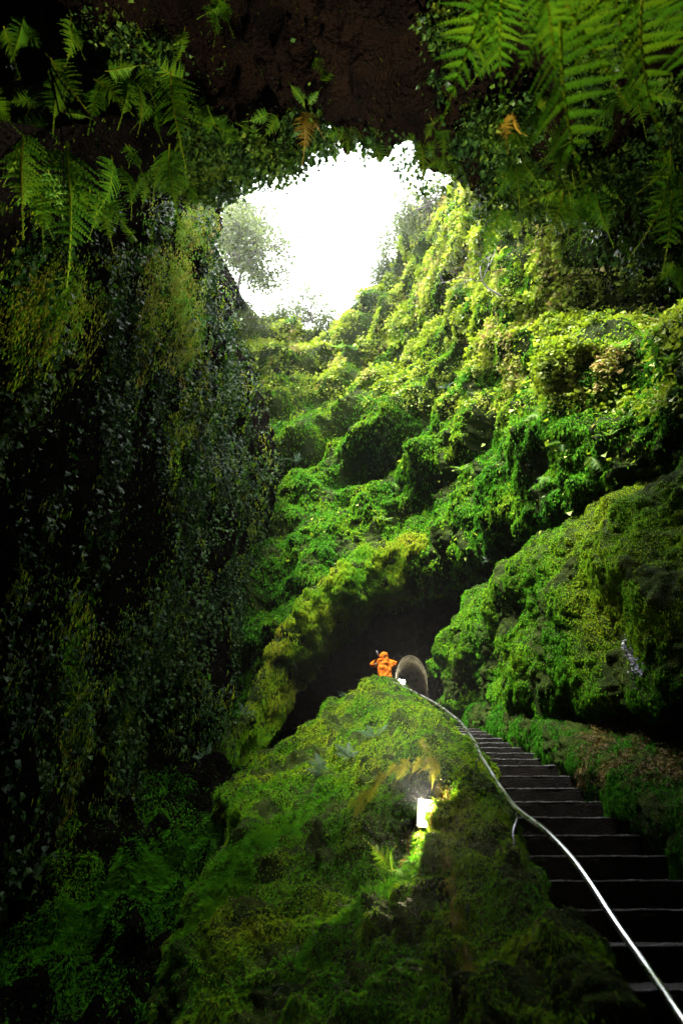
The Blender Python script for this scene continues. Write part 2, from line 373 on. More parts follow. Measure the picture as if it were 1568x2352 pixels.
# rock face round the tunnel, dark hollow
hollow = [
 [(480,1250,23),(700,1200,23),(800,1180,23),(850,1180,22.5),(900,1180,20.5),(950,1180,20),(1000,1180,19.5),(1150,1200,18),(1350,1200,15)],
 [(480,1450,19.5),(700,1430,21),(800,1420,21.5),(850,1420,21),(900,1420,18.6),(950,1420,18.1),(1000,1420,17.8),(1090,1420,16),(1250,1420,13)],
 [(480,1600,18),(700,1600,19.5),(800,1600,20.2),(850,1600,20),(900,1600,17.7),(950,1600,17.6),(1000,1600,17.2),(1090,1600,15),(1250,1600,12)],
 [(480,1750,17),(700,1760,18),(800,1780,19),(850,1800,19),(900,1800,17.3),(950,1800,17.2),(1000,1800,16.8),(1090,1800,14),(1250,1800,11)]]
# ceiling and outer shell, in metres
def rimrow(dy, dz, rows): return [(x, y + dy, z + dz) for x, y, z in rows]
rim = [tuple(P(c[0], c[1] - (45 if 600 < c[0] < 1300 else 70), c[2])) for c in [(-700,300,5.5),(-100,200,6.8),(250,330,7.6),(430,440,8.6),(540,410,8.4),(640,400,7.9),(735,365,7.3),(830,335,6.9),(930,320,6.7),(1010,360,6.7),(1110,390,6.9),(1240,450,7.2),(1370,560,7.6),(1560,640,7.0),(2200,640,5)]]
roof = [
 [(x * 1.1, y - 3.5, z + 9) for x, y, z in rim],
 [(x * 1.03, y - .5, z + 3) for x, y, z in rim],
 [(x, y + .15, z + .7) for x, y, z in rim],
 rim,
 [(x * .97, y - .6, z - .45) for x, y, z in rim],
 [(x * .95, y - 1.7, z - .7) for x, y, z in rim],
 [(x * 1.0, -.5, 5.6) for x, y, z in rim],
 [(x * 1.2, -5, 4.2) for x, y, z in rim],
 [(x * 1.3, -8, -1) for x, y, z in rim],
 [(x * 1.3, -8, -6) for x, y, z in rim]]
patch('cave_roof', roof, (320, 420), [(2.4, .5, 'n'), (1.0, .34, 'r'), (.3, .10, 'n')], M['rock_brown'], world=True, seed=4.4)

# shell: outside walls of the cave and the hillside round the shaft
sh = MB()
X0, X1, Y0, Y1, ZB = -11, 12, -9, 40, -6
def zt(y): return 9 + max(0, y + 2) * .76
hx0, hx1, hy0, hy1 = -4.6, 6.4, 2.2, 24
def quad(*q): sh.add(q, [(0, 1, 2, 3)])
quad((X0,Y0,ZB),(X1,Y0,ZB),(X1,Y1,ZB),(X0,Y1,ZB))
for a, b in (((X0,Y0),(X1,Y0)),((X1,Y0),(X1,Y1)),((X1,Y1),(X0,Y1)),((X0,Y1),(X0,Y0))):
    quad((*a,ZB),(*b,ZB),(*b,42 if b[1] > 0 else zt(Y0)),(*a,42 if a[1] > 0 else zt(Y0)))
shell = sh.build('outer_rock', M['rock'], kind='structure')
def plate(x0, x1, y0, y1, n, m):
    gx, gy = np.meshgrid(np.linspace(x0, x1, n), np.linspace(y0, y1, m), indexing='ij')
    gz = np.vectorize(zt)(gy); G = np.stack([gx, gy, gz + .0], -1); G[..., 2] += .4 * fbm(G, 3, 2)
    idx = np.arange(n * m).reshape(n, m)
    return G.reshape(-1, 3), np.stack([idx[:-1,:-1], idx[1:,:-1], idx[1:,1:], idx[:-1,1:]], -1).reshape(-1, 4)
vs, fs, n_ = [], [], 0
for a in ((X0, hx0, Y0, Y1, 12, 50), (hx1, X1, Y0, Y1, 12, 50), (hx0, hx1, Y0, hy0, 12, 14), (hx0, hx1, hy1, Y1, 12, 18)):
    v, f = plate(*a); vs.append(v); fs.append(f + n_); n_ += len(v)
obj('hillside', mesh_np('hillside', np.concatenate(vs), np.concatenate(fs), M['soil'], smooth=True), kind='structure')


def not_tunnel(c):
    X, Y, d = PX(c); dx = np.abs(X - 944) / 37; return ~((dx < 1) & (Y > 1562 - 62 * np.sqrt(np.clip(1 - dx ** 2, 0, 1))) & (Y < 1660))
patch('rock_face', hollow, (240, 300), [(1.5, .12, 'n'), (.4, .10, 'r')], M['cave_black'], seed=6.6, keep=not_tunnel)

# ------------------------------------------------------------------ steps
stone = rockmat('wet_step_stone', (.003, .0028, .0025), (.010, .008, .006), rough=.8, scale=5, bump=.9, spec=.05)
gm, gn, gb = newmat('wet_gravel')
gtc = gn.nodes.new('ShaderNodeTexCoord'); gv = gn.nodes.new('ShaderNodeTexVoronoi'); gv.inputs['Scale'].default_value = 90
gn.links.new(gtc.outputs['Object'], gv.inputs['Vector'])
gc = ramp(gn, [(.0, (.30, .30, .29)), (.25, (.10, .095, .09)), (.6, (.02, .018, .016))], gv.outputs['Distance'])
gn.links.new(gc, gb.inputs['Base Color']); gb.inputs['Roughness'].default_value = .22
gbp = gn.nodes.new('ShaderNodeBump'); gbp.inputs['Strength'].default_value = 1; gbp.inputs['Distance'].default_value = .02
gbp.invert = True; gn.links.new(gv.outputs['Distance'], gbp.inputs['Height']); gn.links.new(gbp.outputs[0], gb.inputs['Normal'])
edge = rockmat('worn_wet_edge', (.02, .02, .02), (.42, .42, .43), rough=.5, scale=45, bump=1, spec=.6)
def step_y(i): return 4.06 + .32 * i if i <= 9 else 6.94 + .335 * (i - 9) if i <= 15 else 8.95 + .42 * (i - 15)
def step_z(i): return -.256 + .16 * i if i <= 9 else 1.184 + .13 * (i - 9) if i <= 15 else 1.964 + .135 * (i - 15)
st = tag(bpy.data.objects.new('staircase', None), 'dark wet stone steps with glittering gravel treads climbing beside the handrail', 'staircase'); link(st)
for i in range(-8, 30):
    b = MB(); y0, y1 = step_y(i), step_y(i + 1) + .05; z = step_z(i); n = 46
    xs_ = np.linspace(.9, 2.75, n)
    off = -.35 * max(0, i - 9) / 20 * (i - 9) * .12
    def row(yy, zz, a, k): return [(x + off, yy + a * float(gnoise(np.array([x * 7, i * 3.1 + k, 0]))), zz + a * .6 * float(gnoise(np.array([x * 9, i * 2.3 + k, 5.])))) for x in xs_]
    R = [row(y0 + .012, z - .30, 0, 0), row(y0, z - .03, .012, 1), row(y0 + .006, z - .004, .010, 2), row(y0 + .03, z, .006, 3), row(y1, z + .0, .004, 4)]
    V = [q for r in R[:3] for q in r]; b.add(V, [(a*n+c, a*n+c+1, (a+1)*n+c+1, (a+1)*n+c) for a in range(2) for c in range(n-1)])
    stp = b.build('riser', stone, st, smooth=False)
    t = MB(); V = [q for r in R[2:] for q in r]; t.add(V, [(a*n+c, a*n+c+1, (a+1)*n+c+1, (a+1)*n+c) for a in range(2) for c in range(n-1)])
    t.build('tread', gm, st)
    e = MB(); e.tube([np.array(q) + (0, -.002, .004) for q in R[2]][::1], [.0035 + .005 * abs(float(gnoise(np.array([c_ * .9, i * 2.1, 0])))) for c_ in range(n)], 6); e.build('nosing', edge, st, smooth=True)
# path at the top, to the tunnel
PSC = .90                                     # a smallish person
PERS = P(881, 1492, 15.0)                     # top of the hood
FEET = PERS.copy(); FEET[2] -= 1.84 * PSC
pth = MB()
pp = [np.array([1.5, 11.8, 2.6]), np.array([1.4, 13, 3.2]), np.array([FEET[0], FEET[1], FEET[2]]), np.array([1.7, 16.3, FEET[2] + .1]), np.array([2.1, 18, FEET[2] + .15])]
pp = cr(np.array(pp), 14); V = []
for q in pp: V += [q + [-1.0, 0, 0], q + [1.1, 0, 0]]
pth.add(V, [(2*i, 2*i+1, 2*i+3, 2*i+2) for i in range(13)]); pth.build('path', M['rock'], kind='structure')

# ------------------------------------------------------------------ handrail
mt, mn, mb = newmat('wet_steel'); mb.inputs['Base Color'].default_value = (.62, .62, .66, 1); mb.inputs['Metallic'].default_value = 1
mb.inputs['Roughness'].default_value = .3
mz = mn.nodes.new('ShaderNodeTexNoise'); mz.inputs['Scale'].default_value = 25
mn.links.new(ramp(mn, [(.3, (.2,)*3), (.7, (.38,)*3)], mz.outputs['Fac']), mb.inputs['Roughness'])
rail_c = [(1700,2560,1.55),(1565,2352,1.85),(1480,2225,2.15),(1410,2125,2.4),(1350,2030,2.65),(1300,1965,2.9),(1245,1910,3.2),(1210,1885,3.45),(1180,1858,3.75),(1146,1810,4.25),(1110,1750,4.95),(1078,1690,6.0),(1045,1652,7.2),(990,1612,9.2),(930,1582,11.6),(893,1564,13.8),(876,1558,14.4)]
RP = cr(np.array([P(*c) for c in rail_c]), 160) + np.array([.0, 0, .02])
for _ in range(12): RP[1:-1] = .25 * RP[:-2] + .5 * RP[1:-1] + .25 * RP[2:]
hr = tag(bpy.data.objects.new('handrail', None), 'long bent stainless steel handrail following the mossy parapet up the steps', 'handrail'); link(hr)
m_ = MB(); m_.tube(RP, .015, 14); m_.build('rail', mt, hr, smooth=True)
def bracket(a, b_):
    a, b_ = np.array(a), np.array(b_); k = MB()
    mid = a * .5 + b_ * .5 + np.array([.0, 0, -.02]); low = b_ + np.array([.03, 0, 0])
    k.tube(cr(np.array([a, a + (0, 0, -.04), mid, low, b_ + (-.01, 0, -.10)]), 14), .0065, 8); k.build('bracket', mt, hr, smooth=True)
bracket(P(1184, 1866, 3.72), P(1168, 1938, 3.55)); bracket(P(1098, 1732, 5.25), P(1085, 1760, 5.2))
bracket(P(1018, 1632, 8.2), P(1008, 1652, 8.2)); bracket(P(935, 1587, 12.2), P(927, 1600, 12.1))

# ------------------------------------------------------------------ tunnel
conc = rockmat('damp_concrete', (.035, .03, .02), (.16, .14, .09), rough=.8, scale=5, bump=1.5, spec=.1)
tun = tag(bpy.data.objects.new('tunnel', None), 'arched concrete tunnel mouth glowing at the top of the steps', 'tunnel'); link(tun)
tc_, tw, thh = P(944, 1562, 17.6), .49, .49       # springing line centre, radius
tdir = np.array([.10, 1, .0]); tdir /= np.linalg.norm(tdir); tx = np.array([tdir[1], -tdir[0], 0])
def arch(r, depth, n=24, low=1.15):
    q = [tc_ + tx * r + (0, 0, -low)]
    for k in range(n + 1):
        a = math.pi * k / n; q.append(tc_ + tx * r * math.cos(a) + np.array([0, 0, .80 * math.sin(a) * r / tw]))
    q.append(tc_ - tx * r + (0, 0, -low)); return [p + tdir * depth for p in q]
v = MB(); ds = [0, .3, .7, 1.1, 1.6, 2.1]; V = []; k = 0
for d_ in ds: V += arch(tw, d_)
n = len(arch(tw, 0)); v.add(V, [(a*n+c, a*n+c+1, (a+1)*n+c+1, (a+1)*n+c) for a in range(len(ds)-1) for c in range(n-1)])
v.build('vault', conc, tun, smooth=True)
v = MB(); v.add(arch(tw + .1, 2.05), [tuple(range(n))]); v.build('end_wall', conc, tun)
v = MB(); V = arch(tw, 0) + arch(tw + .16, -.02) + arch(tw, .14) + arch(tw + .16, .14)
F = [(c, c+1, n+c+1, n+c) for c in range(n-1)] + [(n+c, n+c+1, 3*n+c+1, 3*n+c) for c in range(n-1)]
v.add(V, F); v.build('portal_rim', M['rock'], tun)
v = MB(); v.box(tc_ + tdir * 2.2 + (0, 0, -1.1), (.8, 2.6, .05)); v.build('floor', conc, tun)
v = MB(); v.box(tc_ + tdir * 1.9 + tx * .05 + (0, 0, -.7), (.49, .1, .42)); v.build('low_wall', conc, tun)

def lampmat(name, col, s):
    m, n, b = newmat(name); b.inputs['Base Color'].default_value = (*col, 1)
    b.inputs['Emission Color'].default_value = (*col, 1); b.inputs['Emission Strength'].default_value = s; return m
mk, _, kb = newmat('lamp_housing'); kb.inputs['Base Color'].default_value = (.04, .035, .03, 1); kb.inputs['Roughness'].default_value = .5
def bulkhead(name, c, face, up, w_, h_, mat, label, cat='lamp'):
    root = tag(bpy.data.objects.new(name, None), label, cat); link(root)
    face = unit(np.array(face, float)); xx = unit(np.cross(up, face)); upv = np.cross(face, xx)
    R = np.stack([xx, upv, face], 1); c = np.array(c)
    b = MB(); b.box(c - face * .03, (w_/2 + .012, h_/2 + .012, .03), R); b.build('housing', mk, root, bevel=.006)
    b = MB(); b.box(c + face * .018, (w_/2, h_/2, .018), R); b.build('diffuser', mat, root, bevel=.008)
    for sg in (1, -1):
        b = MB(); b.box(c + face * .02 + xx * sg * (w_/2 + .006), (.007, h_/2 + .016, .026), R); b.build('guard', mk, root, bevel=.002)
    return root
cup = unit(P(785, 1000, 5) - P(784, 1176, 5))
bulkhead('wall_lamp', P(976, 1868, 4.72), -P(976, 1868, 4.9) + np.array([.1, 0, .2]), np.array([.12, .15, 1.0]), .115, .185, lampmat('warm_lamp_glass', (1, .80, .50), 150), 'glowing bulkhead lamp set in a mossy niche of the parapet')
lamp_root = bpy.data.objects['wall_lamp']
ld = bpy.data.lights.new('fern_fill_spot', 'SPOT'); ld.energy = 560; ld.color = (1, .93, .78); ld.spot_size = math.radians(98); ld.spot_blend = 1.0; ld.shadow_soft_size = .05  # added spot, fills the roof ferns with light beyond the lamp's own glow
lo = bpy.data.objects.new('fern_fill_spot', ld); link(lo); lo.parent = lamp_root
lpos = P(976, 1868, 4.72) + unit(-P(976, 1868, 4.9)) * .3
lo.location = tuple(lpos); lo.rotation_euler = Vector(tuple(-(np.array([-.7, 1.2, 5.6]) - lpos))).to_track_quat('Z', 'Y').to_euler()
bulkhead('tunnel_lamp', P(921, 1571, 18.3), np.array([.25, -1, -.1]), (0.0, 0, 1), .22, .26, lampmat('cool_lamp_glass', (1, .95, .75), 22), 'bright square lamp inside the arched tunnel mouth')
ld2 = bpy.data.lights.new('tunnel_light', 'POINT'); ld2.energy = 2.5; ld2.color = (1, .93, .75); ld2.shadow_soft_size = .06
lo2 = bpy.data.objects.new('tunnel_light', ld2); link(lo2); lo2.parent = bpy.data.objects['tunnel_lamp']; lo2.location = tuple(P(925, 1567, 18.1))

# ------------------------------------------------------------------ person
mo, on, ob_ = newmat('orange_jacket'); 
onz = on.nodes.new('ShaderNodeTexNoise'); onz.inputs['Scale'].default_value = 9
on.links.new(ramp(on, [(.3, (.26, .052, .001)), (.7, (.44, .105, .002))], onz.outputs['Fac']), ob_.inputs['Base Color']); ob_.inputs['Roughness'].default_value = .85; ob_.inputs['Specular IOR Level'].default_value = .08
msk, _, b_ = newmat('skin'); b_.inputs['Base Color'].default_value = (.5, .28, .19, 1)
mdk, _, b_ = newmat('dark_trousers'); b_.inputs['Base Color'].default_value = (.012, .013, .018, 1); b_.inputs['Roughness'].default_value = .8
mcam, _, b_ = newmat('camera_black'); b_.inputs['Base Color'].default_value = (.12, .12, .14, 1); b_.inputs['Roughness'].default_value = .3
def skin(name, verts, edges, radii, mat, parent, lvl=2, root=0, **kw):
    me = bpy.data.meshes.new(name); me.from_pydata([tuple(map(float, v)) for v in verts], edges, []); me.update(); me.materials.append(mat)
    o = obj(name, me, parent, **kw); s_ = o.modifiers.new('skin', 'SKIN'); s_.use_smooth_shade = True
    sv_ = me.skin_vertices[0].data
    for i, r in enumerate(radii): sv_[i].radius = (r, r) if np.isscalar(r) else r; sv_[i].use_root = (i == root)
    sb_ = o.modifiers.new('subdiv', 'SUBSURF'); sb_.levels = lvl; sb_.render_levels = lvl; return o
pr = tag(bpy.data.objects.new('person', None), 'person in a hooded orange rain jacket and dark trousers holding a camera up', 'person'); link(pr)
pr.scale = (PSC,)*3; pr.location = tuple(FEET); pr.rotation_euler = (0, 0, math.radians(8))
# seen from behind: x to the right, y away from us
bv = [(0,0,.95),(0,.0,1.15),(0,.0,1.36),(0,.01,1.50),(0,.05,1.60),(0,.07,1.70),
      (-.17,0,1.43),(-.36,.06,1.36),(-.16,.22,1.57),(-.08,.27,1.60),
      (.17,0,1.43),(.35,.08,1.42),(.14,.22,1.57),(.07,.27,1.60),
      (-.10,0,.88),(-.12,.02,.48),(-.13,0,.09),(-.14,.14,.04),(.10,0,.88),(.12,.02,.48),(.13,0,.09),(.14,.14,.04)]
be = [(0,1),(1,2),(2,3),(3,4),(4,5),(2,6),(6,7),(7,8),(8,9),(2,10),(10,11),(11,12),(12,13),(0,14),(14,15),(15,16),(16,17),(0,18),(18,19),(19,20),(20,21)]
brad = [(.15,.11),(.14,.10),(.16,.10),.055,.085,.08,.06,.045,.03,.028,.06,.045,.03,.028,.085,.06,.045,.035,.085,.06,.045,.035]
body = skin('body', bv, be, brad, msk, pr)
skin('trousers', [(0,0,.97),(-.10,0,.88),(-.12,.02,.48),(-.13,0,.10),(.10,0,.88),(.12,.02,.48),(.13,0,.10)], [(0,1),(1,2),(2,3),(0,4),(4,5),(5,6)], [(.17,.13),.105,.085,.075,.105,.085,.075], mdk, body)
jv = [(0,0,.84),(0,0,.98),(0,0,1.15),(0,0,1.36),(0,.0,1.50),(0,.01,1.62),(0,.02,1.72),
      (-.20,0,1.44),(-.385,.05,1.35),(-.27,.15,1.47),(-.17,.22,1.57),(.20,0,1.44),(.37,.07,1.45),(.27,.15,1.52),(.16,.22,1.58)]
je = [(0,1),(1,2),(2,3),(3,4),(4,5),(5,6),(3,7),(7,8),(8,9),(9,10),(3,11),(11,12),(12,13),(13,14)]
jr = [(.245,.19),(.21,.16),(.19,.145),(.205,.145),(.11,.11),(.135,.135),(.10,.11),.095,.078,.068,.05,.095,.08,.068,.05]
jk = skin('jacket', jv, je, jr, mo, body, lvl=3)
tx_ = bpy.data.textures.new('folds', 'CLOUDS'); tx_.noise_scale = .085
dm = jk.modifiers.new('folds', 'DISPLACE'); dm.texture = tx_; dm.strength = .11; dm.mid_level = .5
skin('hood', [(0,-.03,1.55),(0,-.01,1.66),(0,.04,1.74)], [(0,1),(1,2)], [(.10,.10),(.145,.14),(.09,.10)], mo, body, lvl=2)
for s in (-1, 1):   # hands gripping the camera
    hv = [(s*.10,.26,1.60),(s*.075,.31,1.62)]; he = [(0,1)]; hrr = [.032,.03]
    for k in range(4):
        q = len(hv); hv += [(s*.06,.335,1.655-.018*k),(s*.035,.37,1.66-.018*k),(s*.012,.372,1.658-.018*k)]; he += [(1,q),(q,q+1),(q+1,q+2)]; hrr += [.010,.009,.008]
    q = len(hv); hv += [(s*.06,.28,1.59),(s*.03,.295,1.60)]; he += [(1,q),(q,q+1)]; hrr += [.011,.009]
    skin('hand', hv, he, hrr, msk, body, lvl=1)
cr_ = tag(bpy.data.objects.new('camera_held', None), 'small dark camera with a raised flash held up by the person', 'camera'); link(cr_)
cr_.scale = (PSC,)*3; cr_.location = tuple(FEET); cr_.rotation_euler = (0, 0, math.radians(8))
b = MB(); b.box((-.0,.32,1.64), (.07,.03,.045)); b.build('camera_body', mcam, cr_, bevel=.008)
b = MB(); b.tube([(0,.34,1.64),(0,.44,1.66)], .035, 14); b.build('lens', mcam, cr_, smooth=True)
b = MB(); b.tube([(-.05,.31,1.67),(-.13,.26,1.80),(-.17,.24,1.88)], [.018,.018,.026], 8); b.build('flash', mcam, cr_, smooth=True)

# ------------------------------------------------------------------ ferns
def frond_mesh(name, n=20, width=.42, fine=True, curl=.28, seed=0, wf=.60, kf=9):
    """a frond 1 long along +Y, drooping in -Z"""
    r = np.random.default_rng(seed); V, F, T = [], [], []
    def ax(t): return np.array([.03 * math.sin(t * 3 + seed), t, .12 * math.sin(t * 2.2) - curl * t * t])
    def q4(a, b, c, d, t):
        k = len(V); V.extend([a, b, c, d]); F.append((k, k+1, k+2, k+3)); T.extend([t] * 4)
    m = 16
    for i in range(m):          # midrib
        a, b = ax(i / m), ax((i + 1) / m); w0, w1 = .008 * (1 - i / m) + .002, .008 * (1 - (i + 1) / m) + .002
        q4(a + (w0, 0, .002), b + (w1, 0, .002), b - (w1, 0, -.002), a - (w0, 0, -.002), .85)
        q4(a + (0, 0, w0), b + (0, 0, w1), b - (0, 0, w1), a - (0, 0, w0), .85)
    for i in range(n):
        t = .12 + .86 * i / (n - 1); s = (t - .12) / .88
        L = width * (math.sin(min(1, s * 1.0 + .28) ** .8 * math.pi) ** .8 * .9 + .05) if s < .98 else width * .06
        L *= .5 * r.uniform(.78, 1.12)
        sw = .20 + .35 * s
        for sd in (-1, 1):
            d = unit(np.array([sd * 1.0, sw + r.normal() * .10, -.14 + r.normal() * .13])); base = ax(t)
            wdt = .88 / n * wf
            per = unit(np.cross(d, [0, 0, 1.0])) 
            kk = kf if fine else 4; tt = float(np.clip(.45 + r.normal() * .09, 0, 1))
            for j in range(kk):
                u = (j + .5) / kk; wd = wdt * (1 - u ** 1.6) * 1.0 + .002
                c = base + d * L * u + np.array([0, 0, -.22 * L * u * u]); e = d * L / kk * .62
                for s2 in (-1, 1):
                    q4(c - e * .75, c + per * s2 * wd * .55 - e * .55, c + per * s2 * wd + e * .55 + (0, 0, -.004), c + e * .75, tt)
    V = np.array(V)
    return mesh_np(name, V, np.array(F), M['fern'], {'tint': np.array(T)})
FM = [frond_mesh('frond', 22, .46, True, .22, 1), frond_mesh('frond', 18, .58, True, .35, 2), frond_mesh('frond', 24, .36, True, .15, 3)]
FMW = [frond_mesh('frond', 13, .66, True, .2, 5, .36, 16), frond_mesh('frond', 15, .56, True, .3, 6, .42, 14)]
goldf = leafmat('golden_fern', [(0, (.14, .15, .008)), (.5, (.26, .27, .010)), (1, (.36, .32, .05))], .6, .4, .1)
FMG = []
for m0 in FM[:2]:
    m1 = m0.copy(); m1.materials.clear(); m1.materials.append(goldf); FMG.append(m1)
FMd = []
dryf = leafmat('withered_fern', [(0, (.22, .12, .015)), (.5, (.38, .24, .02)), (1, (.45, .32, .05))], .6, .35, .2)
for m0 in FM[:2]:
    m1 = m0.copy(); m1.materials.clear(); m1.materials.append(dryf); FMd.append(m1)
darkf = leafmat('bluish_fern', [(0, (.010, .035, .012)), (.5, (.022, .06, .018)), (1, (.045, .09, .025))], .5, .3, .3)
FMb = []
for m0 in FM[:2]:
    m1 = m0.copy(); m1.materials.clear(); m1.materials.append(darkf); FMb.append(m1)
def orient(o, base, d, n, L, Wf=1.0):
    d = unit(np.array(d, float)); n = np.array(n, float); x = np.cross(d, n)
    if np.linalg.norm(x) < 1e-3: x = np.cross(d, [0, .3, 1])
    x = unit(x); z = np.cross(x, d)
    o.matrix_world = Matrix(((x[0]*L*Wf, d[0]*L, z[0]*L, base[0]), (x[1]*L*Wf, d[1]*L, z[1]*L, base[1]), (x[2]*L*Wf, d[2]*L, z[2]*L, base[2]), (0, 0, 0, 1)))
def hang_fern(fr, label, group=None, kindm=FM):
    """fern made of fronds given by their base and tip"""
    b0 = P(*fr[0][0]); root = tag(bpy.data.objects.new('fern', None), label, 'fern', group); link(root); root.location = tuple(b0)
    for a, b in fr:
        A, B = P(*a), P(*b); L = np.linalg.norm(B - A); o = bpy.data.objects.new('frond', random.choice(kindm)); link(o)
        n = unit(-A * .8 + rng.normal(size=3) * .25 * np.linalg.norm(A) ) 
        orient(o, A - b0, B - A, n, L * 1.03, random.uniform(.9, 1.15)); o.parent = root
    return root
def rosette(X, Y, d, size, nf, label, group=None, kindm=FM, out=None, droop=.35, on=None):
    b0 = P(X, Y, d)
    root = tag(bpy.data.objects.new('fern', None), label, 'fern', group); link(root); root.location = tuple(b0)
    out = unit(np.array(out if out is not None else (-b0 / np.linalg.norm(b0) * .6 + np.array([0, 0, .9]))))
    a = unit(np.cross(out, [1, .1, 0])); c = np.cross(out, a); ph = rng.random() * 6
    for k in range(nf):
        t = ph + 2 * math.pi * k / nf + rng.normal() * .25; el = rng.uniform(.35, 1.0)
        dv = unit((a * math.cos(t) + c * math.sin(t)) + out * el - np.array([0, 0, droop * rng.uniform(.3, 1)]))
        o = bpy.data.objects.new('frond', random.choice(kindm)); link(o)
        orient(o, np.zeros(3), dv, out + rng.normal(size=3) * .15, size * rng.uniform(.75, 1.15), rng.uniform(.85, 1.1)); o.parent = root
    return root

# ------------------------------------------------------------------ moss, leaves and hanging growth
def dist(p): return np.linalg.norm(p, axis=1)
def segd(p, a, b):
    a, b = np.array(a), np.array(b); t = np.clip(np.sum((p - a) * (b - a), 1) / np.sum((b - a) ** 2), 0, 1)
    return np.linalg.norm(p - a - t[:, None] * (b - a), axis=1)
def moss(src, key, n, L0, W0, tint, dens=None, droop=.6, up=.9, jit=.55, patchy=.28, ps=1.3):
    p, q = sample(src, n, dens)
    d = dist(p); k = np.clip(.45 + d * .085, .5, 2.2)
    lump = 1 + .5 * fbm(p, .35, 2)
    blades(key, p, q, L0 * k * np.clip(lump, .3, 2), W0 * k, tintn(p, tint(p) if callable(tint) else tint, patchy, ps), droop, up, jit)
gap = lambda s, t, a=4: (lambda p, n: np.clip((fbm(p, s, 2) - t) * a + .5, .04, 1))
# bank beside the steps
def bank_t(p):
    X, Y, d = PX(p); t = np.full(len(p), .31)
    t -= .25 * np.exp(-(segd(p, P(690,1815,7.1), P(460,2130,5)) / .22) ** 2)      # fresh green bands
    t -= .18 * np.exp(-(segd(p, P(930,2040,4.2), P(690,2270,3.6)) / .12) ** 2)
    t += .12 * np.exp(-(segd(p, P(1030,1790,5.3), P(1040,2100,3.0)) / .2) ** 2)
    t += .10 * (Y < 1800)
    return t
niche = lambda p: 1 - .97 * np.exp(-(np.linalg.norm(p - P(955,1880,5.0), axis=1) / .36) ** 6)
moss('mossy_bank', 'bank', 380000, .042, .0050, bank_t, lambda p, n: gap(.5, -.15)(p, n) * niche(p), ps=.7)
p, q = sample('mossy_bank', 26000, lambda p, n: np.exp(-(segd(p, P(690,1815,7.1), P(455,2140,5)) / .20) ** 2) + np.exp(-(segd(p, P(940,2035,4.2), P(690,2280,3.6)) / .11) ** 2))
blades('bank', p, q, np.full(len(p), .075), np.full(len(p), .004), tintn(p, .24, .1, .5, .06), .25, 1.0, .35)
flush('bank', 'bank_moss', M['moss'])
moss('retaining_wall', 'rw', 110000, .055, .005, .06, gap(.5, .05), droop=1.0, patchy=.12)  # dark tint stands in for the shade under the boulder
flush('rw', 'shade_toned_wall_moss', M['moss'])
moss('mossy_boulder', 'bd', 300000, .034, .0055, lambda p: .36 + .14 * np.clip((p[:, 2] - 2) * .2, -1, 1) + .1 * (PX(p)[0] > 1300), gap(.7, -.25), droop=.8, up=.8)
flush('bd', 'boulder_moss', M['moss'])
moss('cave_floor', 'fl', 80000, .045, .006, .12, gap(.8, .05))
p, q = sample('cave_floor', 14000, lambda p, n: np.exp(-(segd(p, P(130,2130,6), P(500,1900,8)) / .22) ** 2))
blades('fl', p, q, np.full(len(p), .09), np.full(len(p), .006), tintn(p, .15, .1, .5, .06), .25, 1.0, .35)
flush('fl', 'floor_moss', M['moss'])
moss('mossy_buttress', 'bt', 130000, .062, .0085, lambda p: .46 + 0 * p[:, 0], gap(.5, -.2), droop=1.2, up=.5)
flush('bt', 'buttress_moss', M['moss'])
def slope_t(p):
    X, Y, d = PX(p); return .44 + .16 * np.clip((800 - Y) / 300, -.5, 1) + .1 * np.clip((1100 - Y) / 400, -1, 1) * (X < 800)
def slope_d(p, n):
    X, Y, d = PX(p); return np.clip((fbm(p, .9, 2) + .25) * 4 + .5, .05, 1) * np.clip(.35 + n[:, 2] * 1.0 + .3, .12, 1) * np.where((X > 1330) & (Y < 780), .3, 1)
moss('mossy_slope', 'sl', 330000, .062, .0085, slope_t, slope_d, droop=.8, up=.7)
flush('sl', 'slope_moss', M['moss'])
# broad leaves and small plants on the slope
def plants_d(p, n):
    X, Y, d = PX(p); z = np.clip((960 - Y) / 160, .004, 1) * np.where((X > 1330) & (Y < 790), .35, 1); return z * np.clip(fbm(p, 1.1, 2) * 5 + .4, .02, 1)
p, q = sample('mossy_slope', 150000, plants_d); d = dist(p)
p = p + q * rng.uniform(0, .22, (len(p), 1)) * np.clip(fbm(p, .5, 2)[:, None] + .7, .1, 1.4)
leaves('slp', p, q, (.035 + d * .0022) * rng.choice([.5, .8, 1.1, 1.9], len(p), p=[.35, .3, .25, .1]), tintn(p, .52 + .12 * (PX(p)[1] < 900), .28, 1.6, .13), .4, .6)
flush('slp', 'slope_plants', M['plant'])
# left wall: curtains of leaves with black gaps between
def curt(p, n=None):
    v = fbm(p * np.array([1, 1, .25]) + 31, .9, 3); u = fbm(p + 9, .45, 2)
    X, Y, d = PX(p); B = lambda c, w, y0, y1, a: a * np.exp(-((X - c - 12 * np.sin(Y / 70 + c)) / w) ** 2) / (1 + np.exp((Y - y1) / 40)) / (1 + np.exp((y0 - Y) / 30))
    band = B(110, 50, 500, 1250, .55) + B(265, 34, 480, 1060, .9) + B(345, 26, 480, 900, .9) + B(440, 45, 480, 1080, 1.2) + B(545, 60, 700, 1500, 1.1) + B(480, 90, 1000, 1700, .6)
    band = band + B(40, 50, 1300, 2000, .5) + B(175, 40, 1250, 1750, .6) + B(330, 60, 1350, 1750, .45) + B(250, 60, 1500, 1900, .5)
    return np.clip((v + .7 * u + .02) * 4 + .3, .0, 1) * band + .012
p, q = sample('cave_wall_left', 52000, curt); d = dist(p)
p = p + q * rng.uniform(.02, .3, (len(p), 1))
